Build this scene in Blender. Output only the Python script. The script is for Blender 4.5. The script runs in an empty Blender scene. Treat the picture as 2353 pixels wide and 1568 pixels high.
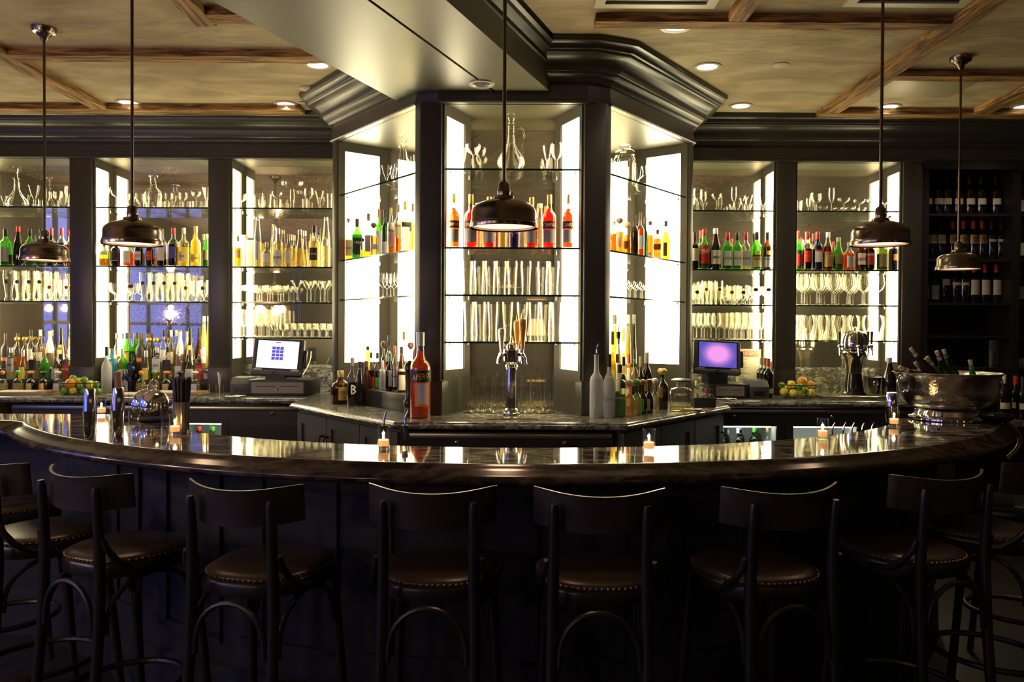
import bpy, bmesh, math, random
from mathutils import Vector, Matrix
random.seed(7)
R = math.radians; PI = math.pi
SC = bpy.context.scene; COL = SC.collection
EYE = 1.55; F = 1850.0; TILT = 0.0146; ROLL = 0.0055
# ---------------------------------------------------------------- camera, world, exposure
cam = bpy.data.cameras.new('camera'); cam.sensor_width = 36; cam.lens = F / 2353 * 36; cam.clip_start = 0.05
co = bpy.data.objects.new('camera', cam); COL.objects.link(co)
CR = Matrix.Rotation(PI / 2 - TILT, 3, 'X') @ Matrix.Rotation(ROLL, 3, 'Z')
co.location = (0, 0, EYE); co.rotation_euler = CR.to_euler(); SC.camera = co
SC.view_settings.view_transform = 'Standard'; SC.view_settings.look = 'None'
SC.view_settings.exposure = 0.85; SC.view_settings.gamma = 1.0; SC.view_settings.use_curve_mapping = False
cy = SC.cycles
cy.max_bounces = 12; cy.diffuse_bounces = 4; cy.glossy_bounces = 6; cy.transmission_bounces = 12
cy.transparent_max_bounces = 40; cy.sample_clamp_indirect = 6.0; cy.blur_glossy = 0.5
cy.use_denoising = True
w = bpy.data.worlds.new('dusk'); SC.world = w; w.use_nodes = True
w.node_tree.nodes['Background'].inputs[0].default_value = (0.10, 0.13, 0.55, 1)
w.node_tree.nodes['Background'].inputs[1].default_value = 2.3

def lamp(kind, loc, energy, col, rot=(0, 0, 0), size=0.1, spot=R(100), blend=0.8):
    l = bpy.data.lights.new(kind.lower() + '_light', kind); l.energy = energy; l.color = col
    if kind == 'AREA': l.size = size
    else: l.shadow_soft_size = size
    if kind == 'SPOT': l.spot_size = spot; l.spot_blend = blend
    o = bpy.data.objects.new(kind.lower() + '_light', l); o.location = loc; o.rotation_euler = rot; COL.objects.link(o); return o

def ray(px, py):
    return CR @ Vector(((px - 1176.5) / F, -(py - 784) / F, -1))
def at(px, py, Y):
    d = ray(px, py); t = Y / d.y; return Vector((d.x * t, Y, EYE + d.z * t))
def atz(px, py, z):
    d = ray(px, py); t = (z - EYE) / d.z; return Vector((d.x * t, d.y * t, z))
def zat(py, Y, px=1177): return at(px, py, Y).z
def proj(p):
    v = CR.transposed() @ (Vector(p) - Vector((0, 0, EYE))); return (1176.5 - v.x / v.z * F, 784 + v.y / v.z * F)

# ---------------------------------------------------------------- materials
MATS = {}
def mat(name, col=(.5, .5, .5), rough=.5, metal=0, spec=.5, coat=0, emit=None, es=0, bump=None, noise=None, trans=0, sheen=0):
    if name in MATS: return MATS[name]
    m = bpy.data.materials.new(name); m.use_nodes = True; nt = m.node_tree; b = nt.nodes['Principled BSDF']
    b.inputs['Base Color'].default_value = (*col, 1); b.inputs['Roughness'].default_value = rough
    b.inputs['Metallic'].default_value = metal; b.inputs['Specular IOR Level'].default_value = spec
    b.inputs['Coat Weight'].default_value = coat; b.inputs['Coat Roughness'].default_value = .06
    b.inputs['Transmission Weight'].default_value = trans
    if emit: b.inputs['Emission Color'].default_value = (*emit, 1); b.inputs['Emission Strength'].default_value = es
    if noise or bump:
        tc = nt.nodes.new('ShaderNodeTexCoord'); mp = nt.nodes.new('ShaderNodeMapping'); nt.links.new(tc.outputs['Object'], mp.inputs[0])
    if noise:  # (scale, detail, colour2, lo, hi, stretch, distortion)
        sc_, de, c2, lo, hi, st, di = noise
        n = nt.nodes.new('ShaderNodeTexNoise'); n.inputs['Scale'].default_value = sc_; n.inputs['Detail'].default_value = de; n.inputs['Distortion'].default_value = di
        mp.inputs['Scale'].default_value = st; nt.links.new(mp.outputs[0], n.inputs['Vector'])
        r = nt.nodes.new('ShaderNodeValToRGB'); r.color_ramp.elements[0].position = lo; r.color_ramp.elements[1].position = hi
        r.color_ramp.elements[0].color = (*col, 1); r.color_ramp.elements[1].color = (*c2, 1)
        nt.links.new(n.outputs[0], r.inputs[0]); nt.links.new(r.outputs[0], b.inputs['Base Color'])
    if bump:  # (scale, strength, distance, stretch)
        n2 = nt.nodes.new('ShaderNodeTexNoise'); n2.inputs['Scale'].default_value = bump[0]; n2.inputs['Detail'].default_value = 4
        mp2 = nt.nodes.new('ShaderNodeMapping'); mp2.inputs['Scale'].default_value = bump[3]; nt.links.new(tc.outputs['Object'], mp2.inputs[0]); nt.links.new(mp2.outputs[0], n2.inputs['Vector'])
        bp = nt.nodes.new('ShaderNodeBump'); bp.inputs['Strength'].default_value = bump[1]; bp.inputs['Distance'].default_value = bump[2]
        nt.links.new(n2.outputs[0], bp.inputs['Height']); nt.links.new(bp.outputs[0], b.inputs['Normal'])
    MATS[name] = m; return m

def schlick(nt):
    l = nt.nodes.new('ShaderNodeLayerWeight'); l.inputs[0].default_value = .5; p = nt.nodes.new('ShaderNodeMath'); p.operation = 'POWER'; p.inputs[1].default_value = 4.0
    q = nt.nodes.new('ShaderNodeMath'); q.operation = 'MULTIPLY_ADD'; q.inputs[1].default_value = .92; q.inputs[2].default_value = .05; q.use_clamp = True
    nt.links.new(l.outputs['Facing'], p.inputs[0]); nt.links.new(p.outputs[0], q.inputs[0]); return q
def glassmat(name, col=(.93, .95, .9), edge=.55, gr=0.03, ior=1.45, thick=.5):
    """clear thin glass: straight see-through where faced, refracting toward its edges"""
    if name in MATS: return MATS[name]
    m = bpy.data.materials.new(name); m.use_nodes = True; nt = m.node_tree; nt.nodes.clear()
    out = nt.nodes.new('ShaderNodeOutputMaterial'); mx = nt.nodes.new('ShaderNodeMixShader'); mx2 = nt.nodes.new('ShaderNodeMixShader')
    tr = nt.nodes.new('ShaderNodeBsdfTransparent'); tr.inputs[0].default_value = (*col, 1)
    gl = nt.nodes.new('ShaderNodeBsdfGlossy'); gl.inputs[0].default_value = (1, 1, 1, 1); gl.inputs['Roughness'].default_value = gr
    g = nt.nodes.new('ShaderNodeBsdfGlass'); g.inputs[0].default_value = (*[min(1, c ** .5 * 1.0) for c in col], 1); g.inputs['IOR'].default_value = ior; g.inputs['Roughness'].default_value = 0.02
    fr = schlick(nt)
    lw = nt.nodes.new('ShaderNodeLayerWeight'); lw.inputs[0].default_value = edge
    mr = nt.nodes.new('ShaderNodeMapRange'); mr.inputs[1].default_value = .50; mr.inputs[2].default_value = .98; mr.inputs[3].default_value = .0; mr.inputs[4].default_value = thick
    nt.links.new(lw.outputs['Facing'], mr.inputs[0]); nt.links.new(mr.outputs[0], mx.inputs[0])
    nt.links.new(tr.outputs[0], mx.inputs[1]); nt.links.new(g.outputs[0], mx.inputs[2])
    nt.links.new(fr.outputs[0], mx2.inputs[0]); nt.links.new(mx.outputs[0], mx2.inputs[1]); nt.links.new(gl.outputs[0], mx2.inputs[2])
    nt.links.new(mx2.outputs[0], out.inputs[0]); MATS[name] = m; return m

def emitmat(name, col, s, cloud=None):
    if name in MATS: return MATS[name]
    m = bpy.data.materials.new(name); m.use_nodes = True; nt = m.node_tree; nt.nodes.clear()
    out = nt.nodes.new('ShaderNodeOutputMaterial'); e = nt.nodes.new('ShaderNodeEmission'); e.inputs[0].default_value = (*col, 1); e.inputs[1].default_value = s
    if cloud:
        tc = nt.nodes.new('ShaderNodeTexCoord'); n = nt.nodes.new('ShaderNodeTexNoise'); n.inputs['Scale'].default_value = cloud[0]; n.inputs['Detail'].default_value = 3
        mp = nt.nodes.new('ShaderNodeMapping'); mp.inputs['Scale'].default_value = (1, 1, .25)
        r = nt.nodes.new('ShaderNodeValToRGB'); r.color_ramp.elements[0].position = .22; r.color_ramp.elements[1].position = .43
        r.color_ramp.elements[0].color = (*cloud[1], 1); r.color_ramp.elements[1].color = (*col, 1)
        nt.links.new(tc.outputs['Object'], mp.inputs[0]); nt.links.new(mp.outputs[0], n.inputs['Vector']); nt.links.new(n.outputs[0], r.inputs[0]); nt.links.new(r.outputs[0], e.inputs[0])
    nt.links.new(e.outputs[0], out.inputs[0]); MATS[name] = m; return m

PAINT = mat('grey_brown_paint', (.052, .045, .035), .36, spec=.5, bump=(60, .05, .002, (1, 1, .2)))
PAINTD = mat('crown_paint', (.050, .043, .035), .36, spec=.6, bump=(14, .15, .003, (1.5, 1.5, 14)))
SOFF = mat('satin_soffit_paint', (.055, .051, .031), .42, spec=.5, noise=(1.2, 4, (.085, .078, .048), .4, .75, (1, 1, 1), .4))
NAVY = mat('bar_front_paint', (.022, .022, .030), .5, spec=.35)
PLASTER = mat('tan_plaster', (.33, .255, .15), .75, spec=.25, noise=(1.8, 10, (.52, .42, .265), .36, .70, (1, 2.0, 1), 1.5), bump=(10, .6, .014, (1, 2.2, 1)))
WOOD = mat('reclaimed_beam_wood', (.11, .050, .015), .75, noise=(3.5, 8, (.58, .30, .08), .40, .70, (1, 14, 14), .8), bump=(18, .8, .01, (1, 8, 8)))
WOODY = mat('reclaimed_beam_wood_lengthwise', (.11, .050, .015), .75, noise=(3.5, 8, (.58, .30, .08), .40, .70, (14, 1, 14), .8), bump=(18, .8, .01, (8, 1, 8)))
def marble(name, base, vein, rough, sc=5, st=(1, 2.2, 2)):
    m = mat(name, base, rough, spec=.6, noise=(sc, 12, vein, .45, .74, st, 1.6)); return m
GRAN = marble('polished_dark_marble', (.020, .017, .015), (.36, .32, .27), .05, 7)
GRANB = marble('honed_dark_marble', (.085, .078, .070), (.55, .50, .44), .17, 15)
NOSE = marble('dark_marble_nosing', (.020, .014, .011), (.13, .085, .065), .16, 7)
BLACK = mat('black_metal', (.010, .010, .011), .4)
BLACKP = mat('black_plastic', (.02, .02, .021), .45)
GREYP = mat('grey_plastic', (.085, .080, .080), .5)
STEEL = mat('brushed_steel', (.55, .52, .47), .25, 1)
CHROME = mat('polished_chrome', (.80, .77, .73), .06, 1)
HAMMER = mat('hammered_silver', (.90, .86, .80), .10, 1, bump=(110, .45, .003, (1, 1, 1)))
BRASS = mat('aged_bronze', (.26, .205, .155), .22, 1, bump=(40, .03, .001, (1, 1, .05)))
BRONZE = mat('dark_bronze', (.10, .075, .06), .3, 1)
STOOL = mat('black_stained_bentwood', (.014, .011, .010), .34, spec=.5)
CREST = mat('dark_brown_bentwood', (.026, .018, .013), .38, spec=.5, noise=(5, 6, (.034, .024, .017), .4, .7, (1, 6, 10), .5))
LEATHER = mat('dark_leather', (.055, .038, .024), .33, bump=(220, .12, .001, (1, 1, 1)))
NAIL = mat('brass_nailheads', (.55, .33, .14), .3, 1)
FLOORM = mat('dark_floorboards', (.012, .008, .006), .45, noise=(2, 6, (.022, .014, .010), .4, .6, (12, 1, 1), .4))
WALLM = mat('dark_wall', (.045, .036, .028), .7)
GL = glassmat('clear_glass', (.955, .955, .90), .5, thick=.45)
GLT = glassmat('window_glass', (.97, .98, .97), .5, thick=.0)
GLF = mat('frosted_glass', (.80, .82, .80), .5, trans=.55)
SHELFG = glassmat('shelf_glass', (.90, .95, .91), .5, thick=.0)
SHELFE = mat('green_glass_edge', (.012, .045, .035), .08, trans=.2)
def mirror():
    m = bpy.data.materials.new('antique_mirror'); m.use_nodes = True; nt = m.node_tree; b = nt.nodes['Principled BSDF']
    b.inputs['Metallic'].default_value = .945; b.inputs['Roughness'].default_value = .02; b.inputs['Specular IOR Level'].default_value = .2
    tc = nt.nodes.new('ShaderNodeTexCoord'); n = nt.nodes.new('ShaderNodeTexNoise'); n.inputs['Scale'].default_value = 2.2; n.inputs['Detail'].default_value = 3
    n2 = nt.nodes.new('ShaderNodeTexNoise'); n2.inputs['Scale'].default_value = 95; n2.inputs['Detail'].default_value = 2
    nt.links.new(tc.outputs['Object'], n.inputs['Vector']); nt.links.new(tc.outputs['Object'], n2.inputs['Vector'])
    ma = nt.nodes.new('ShaderNodeMath'); ma.operation = 'MULTIPLY'; r1 = nt.nodes.new('ShaderNodeMapRange'); r1.inputs[1].default_value = .47; r1.inputs[2].default_value = .80
    r2 = nt.nodes.new('ShaderNodeMapRange'); r2.inputs[1].default_value = .50; r2.inputs[2].default_value = .60
    nt.links.new(n.outputs[0], r1.inputs[0]); nt.links.new(n2.outputs[0], r2.inputs[0]); nt.links.new(r1.outputs[0], ma.inputs[0]); nt.links.new(r2.outputs[0], ma.inputs[1])
    mx = nt.nodes.new('ShaderNodeMix'); mx.data_type = 'RGBA'; mx.inputs[6].default_value = (.60, .53, .41, 1); mx.inputs[7].default_value = (.30, .25, .17, 1)
    nt.links.new(ma.outputs[0], mx.inputs[0]); nt.links.new(mx.outputs[2], b.inputs['Base Color'])
    rr = nt.nodes.new('ShaderNodeMapRange'); rr.inputs[3].default_value = .018; rr.inputs[4].default_value = .12; nt.links.new(ma.outputs[0], rr.inputs[0]); nt.links.new(rr.outputs[0], b.inputs['Roughness'])
    return m
MIRROR = mirror()
PANEL = emitmat('backlit_white_panel', (1.0, .85, .52), 11, (1.5, (.13, .10, .065)))
LENS = emitmat('pendant_ribbed_lens', (1.0, .62, .42), 1.1)
DOWN = emitmat('downlight_diffuser', (1.0, .97, .92), 2.2)
FLAME = emitmat('candle_flame', (1.0, .78, .42), 14)
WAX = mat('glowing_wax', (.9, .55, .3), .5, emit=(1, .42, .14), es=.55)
COOLW = mat('cooler_white_lining', (.62, .64, .60), .5)

# ---------------------------------------------------------------- mesh tools
class MB:
    def __init__(s): s.v = []; s.f = []
    def add(s, vs, fs):
        n = len(s.v); s.v += [tuple(p) for p in vs]; s.f += [tuple(i + n for i in q) for q in fs]; return s
    def box(s, x0, x1, y0, y1, z0, z1):
        return s.add([(x, y, z) for z in (z0, z1) for y in (y0, y1) for x in (x0, x1)],
                     [(0, 2, 3, 1), (4, 5, 7, 6), (0, 1, 5, 4), (2, 6, 7, 3), (0, 4, 6, 2), (1, 3, 7, 5)])
    def obox(s, c, u, v, w):  # centre and three half-vectors
        c, u, v, w = map(Vector, (c, u, v, w)); vs = [c + a * u + b * v + d * w for d in (-1, 1) for b in (-1, 1) for a in (-1, 1)]
        return s.add(vs, [(0, 2, 3, 1), (4, 5, 7, 6), (0, 1, 5, 4), (2, 6, 7, 3), (0, 4, 6, 2), (1, 3, 7, 5)])
    def prism(s, poly, z0, z1):
        n = len(poly); vs = [(p[0], p[1], z0) for p in poly] + [(p[0], p[1], z1) for p in poly]
        return s.add(vs, [tuple(reversed(range(n))), tuple(range(n, 2 * n))] + [(i, (i + 1) % n, n + (i + 1) % n, n + i) for i in range(n)])
    def quad(s, a, b, c, d): return s.add([a, b, c, d], [(0, 1, 2, 3)])
    def lathe(s, prof, seg=20, c=(0, 0, 0), sq=0, sy=1.0, wave=0):
        rings = []; vs = []; fs = []
        for r, z in prof:
            if r < 1e-6: rings.append([len(vs)]); vs.append((c[0], c[1], c[2] + z)); continue
            ring = []
            for k in range(seg):
                a = 2 * PI * k / seg + (PI / seg)
                rr = r * (1 + wave * (1 if k % 2 else -1))
                ca, sa = math.cos(a), math.sin(a)
                if sq:
                    q = (abs(ca) ** sq + abs(sa) ** sq) ** (-1 / sq); rr *= q
                ring.append(len(vs)); vs.append((c[0] + rr * ca, c[1] + rr * sa * sy, c[2] + z))
            rings.append(ring)
        for a, b in zip(rings, rings[1:]):
            if len(a) == 1 and len(b) == 1: continue
            for k in range(seg):
                k2 = (k + 1) % seg
                if len(a) == 1: fs.append((a[0], b[k2], b[k]))
                elif len(b) == 1: fs.append((a[k], a[k2], b[0]))
                else: fs.append((a[k], a[k2], b[k2], b[k]))
        return s.add(vs, fs)
    def tube(s, path, r, seg=8, closed=False, flat=1.0, up=None):
        P = [Vector(p) for p in path]; n = len(P); rr = r if isinstance(r, (list, tuple)) else [r] * n
        vs = []; fs = []; prev = None
        for i, p in enumerate(P):
            if closed: t = P[(i + 1) % n] - P[i - 1]
            else: t = P[min(i + 1, n - 1)] - P[max(i - 1, 0)]
            t.normalize()
            u = Vector(up) if up else (prev if prev is not None else (Vector((0, 0, 1)) if abs(t.z) < .9 else Vector((1, 0, 0))))
            u = (u - t * u.dot(t)); u.normalize(); prev = u; v = t.cross(u)
            for k in range(seg):
                a = 2 * PI * k / seg; vs.append(p + (u * math.cos(a) + v * math.sin(a) * flat) * rr[i])
        m = n if closed else n - 1
        for i in range(m):
            for k in range(seg):
                a = i * seg + k; b = i * seg + (k + 1) % seg; c = ((i + 1) % n) * seg + (k + 1) % seg; d = ((i + 1) % n) * seg + k
                fs.append((a, b, c, d))
        if not closed: fs += [tuple(reversed(range(seg))), tuple((n - 1) * seg + k for k in range(seg))]
        return s.add(vs, fs)
    def ball(s, c, r, seg=12, sx=1, sy=1, sz=1):
        pr = [(math.sin(PI * i / (seg // 2)) * r, -math.cos(PI * i / (seg // 2)) * r * sz) for i in range(seg // 2 + 1)]
        pr[0] = (0, pr[0][1]); pr[-1] = (0, pr[-1][1]); k = len(s.v); s.lathe(pr, seg, (0, 0, 0))
        s.v[k:] = [(x * sx + c[0], y * sy + c[1], z + c[2]) for x, y, z in s.v[k:]]; return s
    def mesh(s, name, m, smooth=True, ang=40):
        me = bpy.data.meshes.new(name); me.from_pydata(s.v, [], s.f); me.update()
        if m: me.materials.append(m)
        if smooth:
            me.polygons.foreach_set('use_smooth', [True] * len(me.polygons)); me.set_sharp_from_angle(angle=R(ang))
        return me
    def build(s, name, m, parent=None, loc=None, rz=0, smooth=True, bevel=0, ang=40):
        if bevel:
            bm = bmesh.new(); me = bpy.data.meshes.new(name); me.from_pydata(s.v, [], s.f); bm.from_mesh(me)
            bmesh.ops.recalc_face_normals(bm, faces=bm.faces)
            bmesh.ops.bevel(bm, geom=[e for e in bm.edges if e.is_manifold and e.calc_face_angle(0) > .5], offset=bevel, segments=2, profile=.5, affect='EDGES')
            bm.to_mesh(me); bm.free(); me.materials.append(m)
            me.polygons.foreach_set('use_smooth', [True] * len(me.polygons)); me.set_sharp_from_angle(angle=R(ang))
        else: me = s.mesh(name, m, smooth, ang)
        return ob(name, me, parent, loc, rz)
def ob(name, me, parent=None, loc=None, rz=0):
    o = bpy.data.objects.new(name, me); COL.objects.link(o)
    if parent: o.parent = parent
    if loc is not None: o.location = loc
    if rz: o.rotation_euler = (0, 0, rz)
    return o
def tag(o, label, cat, group=None):
    o['label'] = label; o['category'] = cat
    if group: o['group'] = group
    return o
def thing(name, label, cat, loc=(0, 0, 0), rz=0, group=None):
    return tag(ob(name, None, None, loc, rz), label, cat, group)
def struct(o): o['kind'] = 'structure'; return o
def copy_tree(o, loc, rz=0, label=None, group=None, scale=None):
    def rec(a, par):
        c = a.copy(); COL.objects.link(c)
        if par: c.parent = par
        for ch in a.children: rec(ch, c)
        return c
    kids = list(o.children); r = o.copy(); COL.objects.link(r)
    for ch in kids: rec(ch, r)
    r.location = loc; r.rotation_euler = (0, 0, rz)
    if scale is not None: r.scale = scale
    if label: r['label'] = label
    if group: r['group'] = group
    return r
_txt = {}
def textgeo(t):
    if t not in _txt:
        c = bpy.data.curves.new('lettering', 'FONT'); c.body = t; c.resolution_u = 1; c.align_x = 'CENTER'; c.align_y = 'CENTER'; c.offset = .012
        o = bpy.data.objects.new('lettering', c); COL.objects.link(o)
        me = bpy.data.meshes.new_from_object(o.evaluated_get(bpy.context.evaluated_depsgraph_get()))
        vs = [tuple(v.co) for v in me.vertices]; fs = [tuple(p.vertices) for p in me.polygons]
        bpy.data.objects.remove(o); bpy.data.curves.remove(c); bpy.data.meshes.remove(me)
        x0 = min(v[0] for v in vs); x1 = max(v[0] for v in vs); y0 = min(v[1] for v in vs); y1 = max(v[1] for v in vs)
        _txt[t] = ([((v[0] - (x0 + x1) / 2) / (x1 - x0), (v[1] - (y0 + y1) / 2) / (y1 - y0)) for v in vs], fs)
    return _txt[t]
def lettering(t, width, height, m, parent, c=(0, 0, 0), rad=0, slant=0, normal=-1, name='lettering'):
    """text facing -Y, optionally wrapped round a vertical cylinder of radius rad centred on the parent's axis"""
    vs, fs = textgeo(t); out = []
    for x, y in vs:
        X = x * width; Z = y * height + slant * x * width
        if rad: a = X / rad; out.append((c[0] + rad * math.sin(a), c[1] - rad * math.cos(a), c[2] + Z))
        else: out.append((c[0] + X, c[1], c[2] + Z))
    b = MB(); b.add(out, fs); return b.build(name, m, parent, smooth=False)
def offs(path, d):
    out = []; n = len(path)
    for i in range(n):
        p = Vector(path[i][:2]); ns = []
        for a, b in ((i - 1, i), (i, i + 1)):
            if a < 0 or b >= n: continue
            t = Vector(path[b][:2]) - Vector(path[a][:2]); t.normalize(); ns.append(Vector((t.y, -t.x)))
        if len(ns) == 2:
            m = ns[0] + ns[1]; m.normalize(); k = d / max(.35, m.dot(ns[0])); out.append(p + m * k)
        else: out.append(p + ns[0] * d)
    return out
def sweep(b, path, prof):
    """sweep profile points (outward, z) along a plan path"""
    rows = [[(p.x, p.y, z) for p in offs(path, o)] for o, z in prof]; n = len(path)
    vs = [v for r in rows for v in r]; fs = []
    for i in range(len(prof) - 1):
        for k in range(n - 1): fs.append((i * n + k, i * n + k + 1, (i + 1) * n + k + 1, (i + 1) * n + k))
    b.add(vs, fs); return b
# ---------------------------------------------------------------- room shell
H = 3.17; YW = 6.22; YM = 6.52; SOF = 2.85; CT = 1.05
XL, XR, YB = -5.2, 5.2, -4.2
b = MB().box(XL - .1, XR + .1, YB - .1, 7.1, -.1, 0); struct(b.build('floor', FLOORM, smooth=False))
b = MB().box(XL - .1, XR + .1, YB - .1, 7.1, H, H + .1); struct(b.build('ceiling', PLASTER, smooth=False))
b = MB().box(XL, XR, 6.95, 7.05, 0, H); struct(b.build('wall_back', WALLM, smooth=False))
b = MB().box(XR, XR + .1, YB, 7, 0, H); struct(b.build('wall_right', WALLM, smooth=False))
# wall with street windows behind and beside the camera
def wall_windows(name, horiz, c, spans, lo, hi, z0, z1):
    b = MB(); e = [lo] + [v for s_ in spans for v in s_] + [hi]
    def put(a0, a1, za, zb, t=.1):
        if a1 - a0 < 1e-4: return
        if horiz: b.box(a0, a1, c - t, c, za, zb)
        else: b.box(c - t, c, a0, a1, za, zb)
    for i in range(0, len(e), 2): put(e[i], e[i + 1], 0, H)
    for s_ in spans: put(*s_, 0, z0); put(*s_, z1, H)
    struct(b.build(name, WALLM, smooth=False))
    for k, s_ in enumerate(spans):
        m = MB(); n = 4
        for i in range(n + 1):
            a = s_[0] + (s_[1] - s_[0]) * i / n; q = .035 if i % 2 == 0 else .015
            if horiz: m.box(a - q, a + q, c - .08, c - .03, z0, z1)
            else: m.box(c - .08, c - .03, a - q, a + q, z0, z1)
        for z in (z0, z0 + .75, z0 + 1.5, z1):
            if horiz: m.box(*s_, c - .075, c - .035, z - .02, z + .02)
            else: m.box(c - .075, c - .035, *s_, z - .02, z + .02)
        global NW; NW += 1
        fr = struct(m.build('window_%d' % NW, BLACK, smooth=False))
        g = MB()
        if horiz: g.box(*s_, c - .058, c - .052, z0, z1)
        else: g.box(c - .058, c - .052, *s_, z0, z1)
        g.build('window_pane', GLT, fr, smooth=False)
NW = 0
wall_windows('wall_left', False, XL, [(-3.4, -1.1), (-.7, 2.1), (2.8, 4.1)], YB, 7.0, .85, 2.85)
wall_windows('wall_front', True, YB, [(-4.75, -4.5)], XL, XR, .85, 2.85)
# pendant bulbs over the tables behind the camera (seen only in the mirrors)
BULB = emitmat('warm_bulb', (1, .72, .42), 12)
for i, (x, y, z) in enumerate([(-3.9, -.6, 1.95), (-3.7, 1.2, 1.9), (-3.2, 2.1, 1.85), (-2.6, -1.2, 1.95), (-4.3, 2.9, 1.8)]):
    t = thing('globe_pendant', 'small bare globe bulb, %s of five hanging by the street windows' % ['first', 'second', 'third', 'fourth', 'last'][i], 'lamp', (x, y, z), group='globe bulbs by the street windows')
    MB().tube([(0, 0, .05), (0, 0, H - z)], .004, 5).build('cord', BLACK, t); MB().ball((0, 0, 0), .03, 12).build('bulb', BULB, t)
    lamp('POINT', (x, y, z - .08), 14, (1, .70, .42), size=.05)

# ---------------------------------------------------------------- back bar: openings, posts, header, crown
TW = [(-1.26, YW), (-1.26, 5.64), (-.565, 4.71), (-.43, 4.65), (.43, 4.65), (.565, 4.71), (1.26, 5.64), (1.26, YW)]
full = [(XL, YW)] + TW + [(XR, YW)]
b = MB(); sweep(b, full, [(0, SOF), (0, H)]); sweep(b, full, [(.012, SOF), (.018, SOF + .006), (.018, SOF + .018), (.004, SOF + .024), (.004, SOF + .05), (0, SOF + .052)])
sweep(b, full, [(.012, SOF), (-.03, SOF)])
struct(b.build('wall_header', PAINT, smooth=False))
cr = [(.004, 2.965), (.022, 2.966), (.030, 2.978), (.032, 2.990), (.050, 2.996), (.062, 3.006), (.066, 3.016), (.076, 3.018), (.078, 3.030)]
cr += [(.078 + .075 * (1 - math.cos(R(a))), 3.030 + .062 * math.sin(R(a))) for a in (15, 35, 55, 75, 90)]
cr += [(.158, 3.096), (.162, 3.106), (.175, 3.108)] + [(.175 + .028 * (1 - math.cos(R(a))), 3.108 + .030 * math.sin(R(a))) for a in (25, 50, 75, 90)] + [(.212, 3.140), (.216, 3.150), (.216, 3.17)]
b = MB(); sweep(b, full, cr); struct(b.build('trim_1', PAINTD, ang=28))

def niche(name, label, P0, P1, depth, inset0, inset1, tpan, wide0=0, wide1=0):
    """display bay: P0-P1 front line, back line pulled in by inset0/1 along it"""
    P0, P1 = Vector(P0), Vector(P1); u = (P1 - P0).normalized(); n = Vector((-u.y, u.x))
    if n.y < 0: n = -n
    Q0 = P0 + n * depth + u * inset0; Q1 = P1 + n * depth - u * inset1
    t = thing(name, label, 'display bay', (0, 0, 0))
    def V(p, z): return (p.x, p.y, z)
    MB().quad(V(Q0, CT), V(Q1, CT), V(Q1, SOF), V(Q0, SOF)).build('mirror_back', MIRROR, t, smooth=False)
    if YM - 6.3 < depth < .32 and P0.y > 6: MB().quad(V(Q0 - n * .004, CT), V(Q1 - n * .004, CT), V(Q1 - n * .004, 1.255), V(Q0 - n * .004, 1.255)).build('marble_splashback', GRANB, t, smooth=False)
    MB().quad(V(P0, SOF), V(P1, SOF), V(Q1, SOF), V(Q0, SOF)).build('soffit_board', SOFF, t, smooth=False)
    for P, Q, w_ in ((P0, Q0, wide0), (P1, Q1, wide1)):
        d = Q - P; a, c = P + d * tpan[0], P + d * tpan[1]; zl, zh = 1.31, 2.787
        inn = (P1 - P0).normalized() if P is P0 else (P0 - P1).normalized()
        k = inn * .013; P = P + inn * .002; Q = Q + inn * .002; a = a + inn * .002; c = c + inn * .002
        f = MB()
        for (s0, s1, za, zb) in ((P, a, CT, SOF), (c, Q, CT, SOF), (a, c, CT, zl), (a, c, zh, SOF)): f.quad(V(s0 + k, za), V(s1 + k, za), V(s1 + k, zb), V(s0 + k, zb))
        f.quad(V(P, CT), V(P + k, CT), V(P + k, SOF), V(P, SOF))
        # stepped reveal
        for (s0, s1, za, zb) in ((a, a + k, zl, zh), (c, c + k, zl, zh)): f.quad(V(s0, za), V(s1, za), V(s1, zb), V(s0, zb))
        f.quad(V(a, zl), V(c, zl), V(c + k, zl), V(a + k, zl)); f.quad(V(a, zh), V(c, zh), V(c + k, zh), V(a + k, zh))
        f.build('side_frame', PAINT, t, smooth=False)
        MB().quad(V(a, zl), V(c, zl), V(c, zh), V(a, zh)).build('light_panel', PANEL, t, smooth=False)
    return t, P0, P1, Q0, Q1, u, n
BAY = {}
BAY['c'] = niche('display_bay', 'central shelf bay facing the room with glowing side panels', (-.411, 4.665), (.411, 4.665), .315, .137, .137, (.09, .79))
BAY['al'] = niche('display_bay', 'angled shelf bay with bright panel joining the centre bay on its left', (-1.222, 5.625), (-.565, 4.755), .395, 0, 0, (.13, .81))
BAY['ar'] = niche('display_bay', 'angled shelf bay with bright panel joining the centre bay on its right', (.565, 4.755), (1.222, 5.625), .395, 0, 0, (.13, .81))
BAY['l3'] = niche('display_bay', 'shelf bay of glassware above the till with a white screen', (-2.185, 6.235), (-1.262, 6.235), YM - 6.235, 0, 0, (.08, .78))
BAY['l2'] = niche('display_bay', 'shelf bay above the pillar-side fruit basket, second from left', (-3.244, 6.235), (-2.337, 6.235), YM - 6.235, 0, 0, (.08, .78))
BAY['l1'] = niche('display_bay', 'leftmost shelf bay, cut by the picture edge', (-4.33, 6.235), (-3.409, 6.235), YM - 6.235, 0, 0, (.08, .78))
BAY['r4'] = niche('display_bay', 'shelf bay above the till with a purple screen', (1.262, 6.235), (2.034, 6.235), YM - 6.235, 0, 0, (.08, .78))
BAY['r5'] = niche('display_bay', 'shelf bay behind the two-handled silver beer tower, beside the wine rack', (2.182, 6.235), (3.009, 6.235), YM - 6.235, 0, 0, (.08, .78))

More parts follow.
